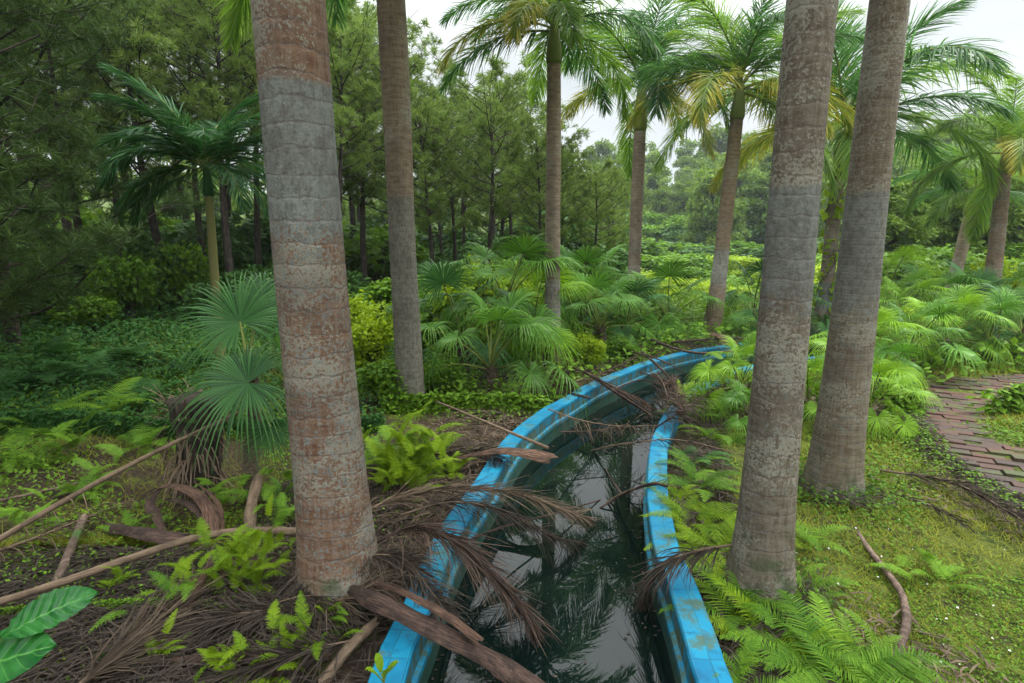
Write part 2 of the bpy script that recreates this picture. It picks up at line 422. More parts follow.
# ------------------------------------------------------------------ channel outline (from the rims seen in the photograph, rim 0.1 m high)
RIM = 0.10
WATER = -0.19
TH = 0.135
Lpx = [(404, 683), (418, 639), (434, 603), (448, 560), (468, 519), (495, 480), (521, 439), (552, 412), (570, 402), (601, 384), (634, 370), (662, 360), (704, 350)]
Rpx = [(697, 683), (685, 643), (667, 582), (654, 547), (649, 511), (647, 486), (649, 451), (653, 435)]
Lw = [gp(*p, RIM)[:2] for p in Lpx]
Rw = [gp(*p, RIM)[:2] for p in Rpx]
Lw = [np.array([-0.30, -2.5]), np.array([-0.42, 0.4])] + Lw + [np.array([3.9, 8.5]), np.array([4.9, 9.2]), np.array([5.7, 10.3]), np.array([6.2, 11.8]), np.array([6.4, 13.6])]
Rw = [np.array([0.70, -2.5]), np.array([0.62, 0.4])] + Rw + [np.array([1.52, 5.05]), np.array([2.15, 6.0]), np.array([3.0, 6.85]), np.array([4.2, 7.45]), np.array([5.4, 8.2]), np.array([6.4, 9.4]), np.array([7.0, 11.2]), np.array([7.3, 13.6])]
def resample(pts, stp=0.03):
    P = spline([(*p, 0) for p in pts], 600)[:, :2]
    for _ in range(30):
        P[1:-1] = 0.25 * P[:-2] + 0.5 * P[1:-1] + 0.25 * P[2:]
    L = np.concatenate([[0], np.cumsum(np.linalg.norm(np.diff(P, axis=0), axis=1))])
    s_ = np.arange(0, L[-1], stp)
    return np.stack([np.interp(s_, L, P[:, 0]), np.interp(s_, L, P[:, 1])], 1)
Lc, Rc = resample(Lw), resample(Rw)
def normals(P):
    T = unit(np.gradient(P, axis=0))
    return np.stack([-T[:, 1], T[:, 0]], 1)      # left-hand side of travel
LN, RN = normals(Lc), -normals(Rc)               # both point away from the water
def inpoly(x, y, poly):
    x = np.asarray(x); y = np.asarray(y)
    ins = np.zeros(x.shape, bool)
    px, py = poly[:, 0], poly[:, 1]
    j = len(poly) - 1
    for i in range(len(poly)):
        if py[i] != py[j]:
            c = ((py[i] > y) != (py[j] > y)) & (x < (px[j] - px[i]) * (y - py[i]) / (py[j] - py[i]) + px[i])
            ins ^= c
        j = i
    return ins
mid_poly = np.concatenate([Lc[::6] + LN[::6] * TH * 0.5, (Rc[::6] + RN[::6] * TH * 0.5)[::-1]])
out_poly = np.concatenate([Lc[::6] + LN[::6] * (TH + 0.02), (Rc[::6] + RN[::6] * (TH + 0.02))[::-1]])

def H(x, y):
    x = np.asarray(x, float); y = np.asarray(y, float)
    h = 0.035 * np.sin(1.7 * x + 0.6 * y) * np.cos(1.3 * y - 0.4 * x) + 0.02 * np.sin(4.1 * x + 2.2) * np.sin(3.7 * y) + 0.008 * np.sin(11 * x) * np.sin(9.3 * y + 1)
    far = np.clip((np.hypot(x, y) - 8) / 25, 0, 1)
    h = h + far * 0.35 * np.sin(0.23 * x + 1) * np.cos(0.19 * y)
    # far rise behind the meadow, to the back and right
    rise = np.clip((y - 32 + 0.25 * (-x)) / 60, 0, 1)
    h = h + 9.0 * rise ** 1.3 + 3.0 * np.clip((x - 14) / 40, 0, 1)
    near = np.exp(-(np.clip(np.hypot(x, y) - 9, 0, None)) ** 2 / 20)
    return h - 0.01 * near

def hz(x, y): return float(H(x, y))

# ------------------------------------------------------------------ ground
def axis(segs):
    o = []
    for a, b, s_ in segs: o += list(np.arange(a, b, s_))
    return np.array(o + [segs[-1][1]])
xs = axis([(-400, -60, 20), (-60, -12, 2), (-12, -3, 0.3), (-3, -1.2, 0.1), (-1.2, 5.2, 0.045), (5.2, 10, 0.08), (10, 60, 2), (60, 400, 20)])
ys = axis([(-60, -4, 4), (-4, 0.4, 0.15), (0.4, 9.5, 0.045), (9.5, 14, 0.08), (14, 20, 0.35), (20, 80, 2), (80, 500, 20)])
X, Y = np.meshgrid(xs, ys)
Z = H(X, Y)
Z = Z + 0.012 * np.sin(23 * X + 3 * np.sin(7 * Y)) * np.sin(19 * Y) * (np.hypot(X, Y) < 12)
ch = inpoly(X, Y, mid_poly)
Z[ch] = -0.95
g = G()
nx, ny = len(xs), len(ys)
i = np.arange(ny - 1)[:, None] * nx; j = np.arange(nx - 1)[None, :]
g.add(np.stack([X, Y, Z], -1).reshape(-1, 3), np.stack([i + j, i + j + 1, i + nx + j + 1, i + nx + j], -1).reshape(-1, 4))
m, t = mat('ground_soil')
oc = nd(t, 'ShaderNodeTexCoord').outputs['Object']
n1 = noise(t, oc, 1.1, 6, 0.6); n2 = noise(t, oc, 9, 6, 0.7); n3 = noise(t, oc, 45, 5, 0.7)
soil = mixc(t, step(t, n3, 0.3, 0.7), (0.022, 0.016, 0.012), (0.085, 0.06, 0.04))
moss = mixc(t, step(t, n2, 0.3, 0.7), (0.025, 0.04, 0.010), (0.12, 0.14, 0.025))
spx = nd(t, 'ShaderNodeSeparateXYZ', {0: oc})
side = step(t, spx.outputs['X'], 0.6, 2.2, 0.0, 0.16)
fary = step(t, spx.outputs['Y'], 6, 14, 0, 0.25)
sm = nd(t, 'ShaderNodeMath', {0: n1, 1: side}, operation='ADD').outputs[0]
sm = nd(t, 'ShaderNodeMath', {0: sm, 1: fary}, operation='ADD').outputs[0]
sm = nd(t, 'ShaderNodeMath', {0: n2, 1: 0.4, 2: sm}, operation='MULTIPLY_ADD').outputs[0]
col = mixc(t, step(t, sm, 0.66, 0.8), soil, moss)
col = mixc(t, step(t, spx.outputs['Y'], 16, 24), col, mixc(t, n2, (0.03, 0.06, 0.012), (0.10, 0.125, 0.03)))
bp = nd(t, 'ShaderNodeBump', {'Strength': 0.8, 'Distance': 0.03, 'Height': n3})
p = nd(t, 'ShaderNodeBsdfPrincipled', {'Base Color': col, 'Roughness': 0.95, 'Specular IOR Level': 0.1, 'Normal': bp.outputs[0]})
nd(t, 'ShaderNodeOutputMaterial', {'Surface': p.outputs[0]})
tag(g.obj('ground', m, smooth=True), kind='structure')

# ------------------------------------------------------------------ channel walls, bed, water
def tile_mat(name, dirt):
    m, t = mat(name)
    uv = nd(t, 'ShaderNodeTexCoord').outputs['UV']
    oc = nd(t, 'ShaderNodeTexCoord').outputs['Object']
    br = nd(t, 'ShaderNodeTexBrick', {'Vector': uv, 'Color1': c4((0.003, 0.13, 0.25)), 'Color2': c4((0.005, 0.185, 0.32)), 'Mortar': c4((0.01, 0.07, 0.12)), 'Scale': 1.0,
        'Mortar Size': 0.0022, 'Mortar Smooth': 0.3, 'Bias': 0.0, 'Brick Width': 0.145, 'Row Height': 0.0725}, offset=0.0, squash=1.0)
    n1 = noise(t, oc, 5, 6, 0.65); n2 = noise(t, oc, 38, 4, 0.7)
    faded = mixc(t, step(t, n1, 0.35, 0.7, 0, 0.5), br.outputs['Color'], (0.02, 0.29, 0.40))
    vst = nd(t, 'ShaderNodeMapping', {'Vector': oc, 'Scale': (1, 1, 0.18)}).outputs[0]
    n4 = noise(t, vst, 16, 5, 0.7)
    faded = mixc(t, step(t, noise(t, oc, 11, 6, .75), 0.5, 0.66, 0, 0.55), faded, (0.006, 0.07, 0.14))
    s_ = nd(t, 'ShaderNodeMath', {0: n2, 1: 0.3, 2: n4 if dirt > 0.5 else n1}, operation='MULTIPLY_ADD').outputs[0]
    col = mixc(t, step(t, s_, 0.80 - 0.30 * dirt, 0.93 - 0.24 * dirt, 0, 0.85), faded, mixc(t, n2, (0.02, 0.05, 0.02), (0.10, 0.12, 0.05)))
    if dirt > 0.5:
        zz = nd(t, 'ShaderNodeSeparateXYZ', {0: oc}).outputs['Z']
        low_ = step(t, zz, -0.062, -0.075)
        grn = mixc(t, n2, (0.008, 0.035, 0.018), (0.035, 0.07, 0.03))
        col = mixc(t, nd(t, 'ShaderNodeMath', {0: low_, 1: step(t, n4, 0.3, 0.75, 0.96, 0.6)}, operation='MULTIPLY').outputs[0], col, grn)
        upz = step(t, zz, -0.02, 0.0)
        col = mixc(t, nd(t, 'ShaderNodeMath', {0: upz, 1: step(t, n4, 0.42, 0.6, 0.1, 0.9)}, operation='MULTIPLY').outputs[0], col, mixc(t, n1, (0.03, 0.06, 0.02), (0.10, 0.09, 0.05)))
    bp = nd(t, 'ShaderNodeBump', {'Strength': 0.35, 'Distance': 0.003, 'Height': br.outputs['Fac']}, invert=True)
    rg = step(t, n1, 0.3, 0.7, 0.5, 0.75)
    p = nd(t, 'ShaderNodeBsdfPrincipled', {'Base Color': col, 'Roughness': rg, 'Specular IOR Level': 0.2, 'Normal': bp.outputs[0]})
    nd(t, 'ShaderNodeOutputMaterial', {'Surface': p.outputs[0]})
    return m
TOP, FACE = tile_mat('blue_tile_rim', 0.49), tile_mat('blue_tile_face', 0.8)
def sweep(g, P, N, prof, flip=False, m=0):
    k = len(P); q = len(prof)
    s_ = np.arange(k) * 0.03
    jig = 0.003 * np.sin(s_ * 3.1) 
    V = np.zeros((k, q, 3)); uv = np.zeros((k, q, 2)); L = 0
    for a, (o, z) in enumerate(prof):
        if a: L += math.hypot(o - prof[a - 1][0], z - prof[a - 1][1])
        V[:, a, :2] = P + N * (o + jig)[:, None] if np.ndim(o + jig) else P + N * o
        V[:, a, 2] = z; uv[:, a, 0] = s_; uv[:, a, 1] = L
    i = np.arange(k - 1)[:, None] * q; j = np.arange(q - 1)[None, :]
    Q = np.stack([i + j, i + j + 1, i + q + j + 1, i + q + j], -1).reshape(-1, 4)
    if flip: Q = Q[:, ::-1]
    g.add(V.reshape(-1, 3), Q, uv=uv.reshape(-1, 2), m=m)
for P, N, lab, fl in ((Lc, LN, 'long curved blue tiled channel wall on the side of the thick mottled trunk and pine wood', True),
                  (Rc, RN, 'shorter blue tiled channel wall edging the fern bank with twin leaning trunks', False)):
    w = thing('channel_wall', lab, 'pool wall', group='blue tiled walls of the water channel')
    g = G(); sweep(g, P, N, [(TH, -0.5), (TH, RIM - 0.006), (TH - 0.006, RIM), (0.006, RIM), (0, RIM - 0.006), (0, RIM - 0.03)], fl)
    g.obj('coping', TOP, w)
    g = G(); sweep(g, P, N, [(0.004, RIM - 0.028), (0.003, -0.02), (-0.016, -0.03), (-0.016, -0.06), (-0.004, -0.066), (-0.002, -0.95)], fl)
    g.obj('inner_face', FACE, w)
# water sheet between the walls
n_ = 260
def even(P, n):
    k = np.linspace(0, len(P) - 1, n)
    return np.stack([np.interp(k, np.arange(len(P)), P[:, 0]), np.interp(k, np.arange(len(P)), P[:, 1])], 1)
Le, Re = even(Lc + LN * 0.02, n_), even(Rc + RN * 0.02, n_)
def strip(z, mt, name, kind):
    g = G()
    V = np.zeros((n_, 2, 3)); V[:, 0, :2] = Le; V[:, 1, :2] = Re; V[..., 2] = z
    i = np.arange(n_ - 1) * 2
    g.add(V.reshape(-1, 3), np.stack([i, i + 1, i + 3, i + 2], -1))
    return tag(g.obj(name, mt), kind=kind)
m, t = mat('still_water')
oc = nd(t, 'ShaderNodeTexCoord').outputs['Object']
w1 = noise(t, oc, 7, 3)
bp = nd(t, 'ShaderNodeBump', {'Strength': 0.012, 'Distance': 0.02, 'Height': w1})
wcol = mixc(t, step(t, noise(t, oc, 2.5, 4), 0.35, 0.7), (0.002, 0.006, 0.005), (0.005, 0.012, 0.008))
p = nd(t, 'ShaderNodeBsdfPrincipled', {'Base Color': wcol, 'Roughness': 0.01, 'IOR': 1.33, 'Specular IOR Level': 0.5, 'Normal': bp.outputs[0]})
nd(t, 'ShaderNodeOutputMaterial', {'Surface': p.outputs[0]})
strip(WATER, m, 'water', 'structure')

# ------------------------------------------------------------------ brick path
def brick_path():
    poly = np.array([gp(*p)[:2] for p in [(905, 396), (925, 387), (960, 380), (1000, 376), (1060, 372), (1130, 366), (1160, 395), (1060, 400), (1010, 407), (985, 420),
                                          (990, 436), (1015, 447), (1060, 455), (1140, 470), (1140, 545), (1060, 520), (1010, 497), (975, 478), (940, 455), (915, 428)]])
    g = G()
    a = R(-28); ca, sa = math.cos(a), math.sin(a)
    L, Wd, gap = 0.25, 0.10, 0.004
    c = poly.mean(0)
    for row in range(-45, 46):
        for k in range(-26, 27):
            u = k * (L + gap) + (row % 2) * (L + gap) / 2; v = row * (Wd + gap)
            x = c[0] + ca * u - sa * v; y = c[1] + sa * u + ca * v
            if not inpoly(np.array([x]), np.array([y]), poly)[0]: continue
            if rng.random() < 0.03: continue
            dz = rng.normal(0, 0.0012); tl = rng.normal(0, 0.004, 2); rz = a + rng.normal(0, 0.02)
            l, w = L / 2 - rng.uniform(0, .003), Wd / 2 - rng.uniform(0, .003)
            b = 0.0025
            vs = []
            for (zz, ins) in ((-0.05, 0), (0.028 - b, 0), (0.028, b)):
                for sx, sy in ((-1, -1), (1, -1), (1, 1), (-1, 1)):
                    px, py = sx * (l - ins), sy * (w - ins)
                    vs.append((px * math.cos(rz) - py * math.sin(rz), px * math.sin(rz) + py * math.cos(rz), zz + dz + px * tl[0] + py * tl[1]))
            vs = np.array(vs) + (x, y, hz(x, y) - 0.017)
            q = [(8, 9, 10, 11)]
            for lv in (0, 4):
                for e in range(4): q.append((lv + e, lv + (e + 1) % 4, lv + 4 + (e + 1) % 4, lv + 4 + e))
            g.add(vs, q)
    m, t = mat('brick_paver')
    oc = nd(t, 'ShaderNodeTexCoord').outputs['Object']
    r = nd(t, 'ShaderNodeAttribute', attribute_name='rnd').outputs['Fac']
    n1 = noise(t, oc, 1.6, 5); n2 = noise(t, oc, 40, 4)
    rr = nd(t, 'ShaderNodeMath', {0: n1, 1: 1.0, 2: r}, operation='MULTIPLY_ADD').outputs[0]
    col = mixc(t, step(t, rr, 0.55, 1.35), (0.085, 0.037, 0.024), (0.044, 0.034, 0.027))
    col = mixc(t, step(t, n2, 0.35, 0.7, 0, 0.5), col, (0.08, 0.045, 0.04))
    col = mixc(t, step(t, noise(t, oc, 4, 5), 0.50, 0.64, 0, 0.8), col, (0.06, 0.075, 0.025))
    bp = nd(t, 'ShaderNodeBump', {'Strength': 0.4, 'Distance': 0.005, 'Height': n2})
    p = nd(t, 'ShaderNodeBsdfPrincipled', {'Base Color': col, 'Roughness': 0.6, 'Specular IOR Level': 0.2, 'Normal': bp.outputs[0]})
    nd(t, 'ShaderNodeOutputMaterial', {'Surface': p.outputs[0]})
    o = g.obj('path', m)
    tag(o, kind='structure')
    return poly
path_poly = brick_path()

# ------------------------------------------------------------------ leaf geometry generators
def curve2d(L, a0, bend, n=24, pw=1.2, sway=0.0):
    """a line starting at the origin along +X, climbing at a0 and bending over"""
    t = np.linspace(0, 1, n)
    ang = a0 - bend * t ** pw
    dx = np.cos(ang); dz = np.sin(ang)
    x = np.concatenate([[0], np.cumsum((dx[1:] + dx[:-1]) / 2)]) / (n - 1) * L
    z = np.concatenate([[0], np.cumsum((dz[1:] + dz[:-1]) / 2)]) / (n - 1) * L
    y = sway * L * t ** 2
    return np.stack([x, y, z], 1)
def pinnate(L=2.4, a0=R(50), bend=R(100), n=90, ll=0.42, lw=0.014, bare=0.12, planes=28, droop=0.6, m_leaf=0, m_r=1, rr=0.018, sweep_=50, k=5, keep=1.0, sway=0.05, jit=8, thin=1.0):
    g = G()
    P = curve2d(L, a0, bend, 30, sway=rng.normal(0, sway))
    tube(g, P, np.linspace(rr, rr * 0.2, 30), 6, m=m_r)
    tt = np.linspace(bare, 0.995, n)
    tl = np.linspace(0, 1, 30)
    T = unit(np.gradient(P, axis=0))
    for sd_ in (-1, 1):
        ts = np.clip(tt + rng.normal(0, 0.004, n), 0, 1)
        if keep < 1: ts = ts[rng.random(n) < keep]
        q = len(ts)
        p0 = np.stack([np.interp(ts, tl, P[:, c]) for c in range(3)], 1)
        T0 = unit(np.stack([np.interp(ts, tl, T[:, c]) for c in range(3)], 1))
        N0 = unit(np.cross(T0, np.array([0, 1.0, 0])))
        N0 = np.where(N0[:, 2:3] < 0, -N0, N0)
        Sd = np.cross(N0, T0)
        ph = np.radians(sweep_ + rng.normal(0, jit, q)) * (1 - 0.45 * ts)
        ps = np.radians(rng.choice([-1, 0, 1], q) * planes * 0.8 + rng.normal(0, planes * 0.35 + 1, q))
        d = np.cos(ph)[:, None] * T0 + np.sin(ph)[:, None] * (sd_ * np.cos(ps)[:, None] * Sd + np.sin(ps)[:, None] * N0)
        ln = ll * (np.sin(np.clip(ts * 0.86 + 0.14, 0, 1) * PI) ** 0.55 * 0.85 + 0.15) * rng.uniform(0.85, 1.1, q)
        dr = droop * rng.uniform(0.6, 1.4, q)
        pts = np.zeros((q, k, 3)); pts[:, 0] = p0
        for s_ in range(1, k):
            dd = unit(d + np.array([0, 0, -1.0]) * (dr * ((s_ / (k - 1)) ** 1.3))[:, None])
            pts[:, s_] = pts[:, s_ - 1] + dd * (ln / (k - 1))[:, None]
        dP = unit(np.gradient(pts, axis=1))
        wdir = np.cross(dP, (N0 + 0.5 * rng.normal(0, 1, (q, 3)))[:, None, :])
        prof = np.interp(np.linspace(0, 1, k), [0, 0.3, 0.7, 1], [0.5, 1.0, 0.75, 0.08])
        ribbons(g, pts, wdir, prof[None, :] * (lw * rng.uniform(0.8, 1.2, q))[:, None], m=m_leaf)
    return g
def fan(Lp=0.7, Rf=0.42, a0=R(55), bend=R(30), n=42, spread=150, droop=0.5, tilt=R(40), m_leaf=0, m_p=1, split=0.44, pr=0.008):
    """petiole + pleated circular blade with split hanging tips"""
    g = G()
    P = curve2d(Lp, a0, bend, 14)
    tube(g, P, np.linspace(pr * 1.3, pr * 0.8, 14), 6, m=m_p)
    hub = P[-1]; th = a0 - bend - tilt
    fx = np.array([math.cos(th), 0, math.sin(th)]); fy = np.array([0, 1.0, 0]); fn = np.cross(fx, fy)
    if fn[2] < 0: fn = -fn
    k = 7
    an = np.radians(np.linspace(-spread, spread, n) + rng.normal(0, 1.6, n))
    step_ = np.radians(2 * spread / n)
    u = np.linspace(0, 1, k)
    lens = Rf * (1 - 0.28 * (np.abs(an) / PI) ** 2) * rng.uniform(0.92, 1.05, n)
    dirs = np.cos(an)[:, None] * fx + np.sin(an)[:, None] * fy
    rad = lens[:, None] * u[None, :]
    pts = hub + dirs[:, None, :] * rad[..., None]
    cup = 0.10 * Rf * np.sin(u * PI * 0.9)
    pts = pts + fn * cup[None, :, None] * 1.0
    dd = droop * rng.uniform(0.5, 1.5, n)
    pts[..., 2] -= dd[:, None] * lens[:, None] * np.clip(u - 0.45, 0, 1)[None, :] ** 2 * 2.0
    half = rad * math.tan(step_ / 2) * 1.04
    wmax = split * lens[:, None] * math.tan(step_ / 2) * 1.04
    half = np.where(u[None, :] <= split, half, wmax * np.interp(u, [split, 0.75, 1], [1, 0.5, 0.04])[None, :])
    half = np.maximum(half, 0.0012)
    perp = -np.sin(an)[:, None] * fx + np.cos(an)[:, None] * fy
    ribbons(g, pts, np.broadcast_to(perp[:, None, :], pts.shape), half, m=m_leaf, fold=-0.45, t0=0.0)
    return g
def fern_frond(L=0.5, n=22, pl=0.13, a0=R(55), bend=R(70), bip=True, lw=0.006, m=0, sub=9):
    g = G()
    P = curve2d(L, a0, bend, 16, sway=rng.normal(0, 0.06))
    tube(g, P, np.linspace(0.003, 0.001, 16), 4, m=m, r=0.4)
    tl = np.linspace(0, 1, 16); T = unit(np.gradient(P, axis=0))
    ts = np.linspace(0.14, 0.985, n)
    for sd_ in (-1, 1):
        p0 = np.stack([np.interp(ts, tl, P[:, c]) for c in range(3)], 1)
        T0 = unit(np.stack([np.interp(ts, tl, T[:, c]) for c in range(3)], 1))
        N0 = unit(np.cross(T0, np.array([0, 1.0, 0]))); N0 = np.where(N0[:, 2:3] < 0, -N0, N0)
        Sd = np.cross(N0, T0)
        ph = np.radians(68 + rng.normal(0, 5, n) - 18 * ts)
        d = np.cos(ph)[:, None] * T0 + np.sin(ph)[:, None] * (sd_ * Sd) + 0.12 * N0
        ln = pl * np.interp(ts, [0.14, 0.35, 0.7, 1], [0.75, 1, 0.62, 0.12]) * rng.uniform(0.9, 1.08, n)
        k = 4
        u = np.linspace(0, 1, k)
        pts = p0[:, None, :] + d[:, None, :] * (ln[:, None] * u)[..., None]
        pts[..., 2] -= (ln[:, None] * 0.25 * u ** 2)
        wdir = np.cross(d, N0)
        if not bip:
            prof = np.interp(u, [0, 0.2, 0.7, 1], [0.8, 1, 0.6, 0.1])
            ribbons(g, pts, np.broadcast_to(wdir[:, None, :], pts.shape), prof[None, :] * lw * np.ones((n, 1)), m=m, fold=0.3)
        else:
            ribbons(g, pts, np.broadcast_to(wdir[:, None, :], pts.shape), np.full((n, k), 0.0012), m=m)
            us = np.linspace(0.08, 0.97, sub)
            for s2 in (-1, 1):
                b = p0[:, None, :] + d[:, None, :] * (ln[:, None] * us)[..., None]
                b[..., 2] -= ln[:, None] * 0.25 * us ** 2
                b = b.reshape(-1, 3)
                dd = unit(np.repeat(unit(d), sub, 0) * 0.55 + s2 * np.repeat(unit(wdir), sub, 0) * 0.9 + rng.normal(0, 0.08, (n * sub, 3)))
                l2 = (np.repeat(ln, sub) * 0.24 * np.tile(1 - 0.75 * us, n) + 0.003)
                pp = np.stack([b, b + dd * (l2 * 0.5)[:, None], b + dd * l2[:, None]], 1)
                wd_ = np.cross(dd, np.repeat(N0, sub, 0))
                hw = l2 * 0.19
                ribbons(g, pp, np.broadcast_to(wd_[:, None, :], pp.shape), np.stack([hw * 0.6, hw, hw * 0.15], 1), r=np.repeat(rng.random(n), sub), m=m)
    return g
def leaves_at(g, P, size, m=0, r=None, updir=0.6, asp=0.42, k=3, fold=0.3):
    """simple pointed leaves at the points P"""
    n = len(P)
    d = unit(rng.normal(0, 1, (n, 3)) + np.array([0, 0, -0.15]))
    nn = unit(rng.normal(0, 1, (n, 3)) * (1 - updir) + np.array([0, 0, updir]))
    w = unit(np.cross(d, nn)); d = unit(d - nn * (d * nn).sum(1)[:, None] * 0.6)
    s_ = size * rng.uniform(0.6, 1.25, n)
    u = np.linspace(0, 1, k)
    pts = P[:, None, :] + d[:, None, :] * (s_[:, None] * u)[..., None]
    pts[..., 2] -= 0.2 * s_[:, None] * u ** 2
    prof = np.array([0.1, 1, 0.08]) if k == 3 else np.interp(u, [0, 0.25, 0.6, 1], [0.12, 1, 0.85, 0.04])
    ribbons(g, pts, np.broadcast_to(w[:, None, :], pts.shape), prof[None, :] * (s_ * asp)[:, None], r=r, m=m, fold=fold)

# ------------------------------------------------------------------ royal palms
FR = {}
def frond_set(key, leafm, **kw):
    out_ = []
    for cls, (a0, bd) in {'up': (74, 62), 'mid': (46, 86), 'low': (16, 84), 'hang': (-18, 60)}.items():
        for v in range(2):
            a = dict(L=1.0, a0=R(a0 + rng.normal(0, 5)), bend=R(bd + rng.normal(0, 10)), n=128, ll=0.27, lw=0.0040, rr=0.009, droop=0.6 if cls != 'up' else 0.35)
            a.update(kw)
            out_.append((cls, pinnate(**a).mesh('frond', [leafm, M['rachis']])))
    FR[key] = out_
frond_set('green', M['royal']); frond_set('blue', M['royal_blue']); frond_set('gold', M['royal_gold'])
frond_set('areca', M['areca'], n=58, ll=0.30, lw=0.0068, planes=12, droop=0.32, sweep_=50)
def pick(key, cls):
    return random.choice([m_ for c_, m_ in FR[key] if c_ == cls])

def palm_trunk(h, r0, r1, lean, bow=0.0, sides=28, dz=0.02, ring=0.055, flare=1.25):
    n = int(h / dz)
    z = np.linspace(-0.15, h, n)
    u = np.clip(z / h, 0, 1)
    P = np.stack([lean[0] * u + bow * np.sin(u * PI), lean[1] * u, z], 1)
    rad = r0 + (r1 - r0) * u ** 0.8
    rad = rad * (1 + (flare - 1) * np.exp(-np.clip(z, 0, None) / 0.26) + 0.03 * np.sin(u * 9 + 1))
    fr = (z / ring) % 1
    rad = rad * (1 - 0.007 * (np.abs(fr - 0.5) > 0.40))
    g = G()
    a = np.linspace(0, 2 * PI, sides, endpoint=False)
    lump = 1 + 0.02 * np.sin(3 * a[None] + 2.5 * z[:, None]) + 0.015 * np.sin(5 * a[None] - 1.7 * z[:, None])
    flut = 1 + 0.07 * np.exp(-np.clip(z, 0, None) / 0.10)[:, None] * (np.sin(7 * a[None] + 1) + 0.6 * np.sin(12 * a[None] + 2))
    V = P[:, None, :] + np.stack([np.cos(a)[None] * rad[:, None] * lump * flut, np.sin(a)[None] * rad[:, None] * lump * flut, np.zeros((n, sides))], -1)
    i = np.arange(n - 1)[:, None] * sides; j = np.arange(sides)[None]; j2 = (j + 1) % sides
    g.add(V.reshape(-1, 3), np.stack([i + j, i + j2, i + sides + j2, i + sides + j], -1).reshape(-1, 4))
    return g, P[-1], rad[-1]

def royal_palm(name, label, base, crown, r0, r1, FL, bark, nf=15, group='royal palms along the water channel', keys=('green', 'blue'), gold=0.12, shaft=0.5, seed=0, sides=28, bow=0.0, ring=0.055, az0=0, dz=0.02, flare=1.25, skip=(), low=0.88):
    random.seed(seed)
    b = np.array(base, float); b[2] = hz(b[0], b[1])
    o = thing(name, label, 'palm tree', b, 0, group)
    c = np.array(crown) - b
    g, top, rt = palm_trunk(c[2], r0, r1, c[:2], bow, sides, dz, ring, flare)
    g.obj('trunk', bark, o, smooth=True)
    g = G()
    dirn = np.array([c[0] * 0.8, c[1] * 0.8, c[2]]); dirn /= np.linalg.norm(dirn)
    P = top + dirn * np.linspace(-0.03, shaft, 14)[:, None]
    u = np.linspace(0, 1, 14)
    tube(g, P, rt * np.interp(u, [0, 0.08, 0.35, 1], [1.04, 1.2, 1.1, 0.5]), 18)
    g.obj('crownshaft', M['shaft'], o, smooth=True)
    hub = top + dirn * shaft * 0.93
    for k in range(nf):
        azm = az0 + k * 2.39996 + random.gauss(0, 0.15)
        q = k / nf
        cls = 'up' if q < 0.27 else 'mid' if q < 0.6 else 'low' if q < low else 'hang'
        if k in skip: continue
        key = 'gold' if (q > 0.6 and random.random() < gold * 3) else random.choice(keys)
        s_ = FL * random.uniform(0.85, 1.1) * (0.85 if cls == 'up' else 1)
        link('frond', pick(key, cls), o, hub - dirn * 0.25 * shaft * q, (random.gauss(0, 0.12), random.gauss(0, 0.09), azm), s_)
    return o

def wpx(w, Y, z=1.0): return w / pxm(Y, z) / 2
# base pixel, crown pixel (crown may lie above the picture)
pA = gp(340, 590); pB = gp(411, 408); pC = gp(552, 367); pD = gp(632, 316); pE = gp(712, 336); pF = gp(760, 590); pG = gp(832, 494); pH = gp(822, 322); pI = gp(986, 330); pJ = gp(946, 312)
def up_from(p, xt, yt, x0, z):
    """lean measured between the foot and pixel (xt, yt), carried on to height z"""
    q = at(xt, yt, p[1]); s_ = z / (q[2])
    return np.array([p[0] + (q[0] - p[0]) * s_, p[1], z])
royal_palm('royal_palm', 'thickest mottled palm trunk with peeling grey band, standing left of the blue channel', pA, up_from(pA, 288, 0, 0, 6.2), .160, .135, 2.9,
           palm_bark('bark_lichen', 2.36, (0.135, 0.072, 0.040), 0.095, 0.95, 1.05), seed=1, sides=48, dz=0.012, ring=0.095, shaft=1.0, flare=1.42, az0=0.3)
royal_palm('royal_palm', 'slim palm trunk brown above and grey below, behind the lime fern clump', pB, up_from(pB, 391, 0, 0, 4.4), wpx(27, pB[1]), wpx(27, pB[1], 3), 2.1,
           palm_bark('bark_b', 2.13, (0.16, 0.115, 0.07), 0.05, 0.2, 1.5, (0.165, 0.16, 0.13), 2.0), seed=2, shaft=0.7, flare=1.1, ring=0.05, az0=0.7, gold=0.05)
royal_palm('royal_palm', 'straight ringed palm rising behind the middle clump of fan palms', pC, at(554, 62, pC[1]), wpx(17, pC[1]), wpx(13.5, pC[1], 3), 1.75,
           palm_bark('bark_c', 1.2, (0.21, 0.155, 0.10), 0.055, 0.2, 0.6, (0.28, 0.26, 0.22)), seed=3, shaft=0.5, nf=20, az0=1.1, ring=0.055, flare=1.1, gold=0.15, low=1.0)
royal_palm('royal_palm', 'palm with a long golden fringed hanging frond, rising beyond the far bend of the channel', pD, at(640, 130, pD[1]), wpx(13.5, pD[1]), wpx(11.5, pD[1], 3), 2.65,
           palm_bark('bark_d', 1.2, (0.20, 0.145, 0.10), 0.08, 0.2, 0.4, (0.3, 0.27, 0.22)), seed=4, shaft=1.2, nf=19, az0=2.4, ring=0.08, flare=1.15, gold=0.22)
royal_palm('royal_palm', 'palm with yellowing lower fronds standing at the far end of the blue wall', pE, at(737, 118, pE[1]), wpx(17, pE[1]), wpx(12, pE[1], 3), 2.3,
           palm_bark('bark_e', 1.55, (0.21, 0.14, 0.085), 0.07, 0.2, 0.9, (0.3, 0.29, 0.26)), seed=5, shaft=0.6, nf=19, az0=0.2, ring=0.07, flare=1.25, gold=0.28)
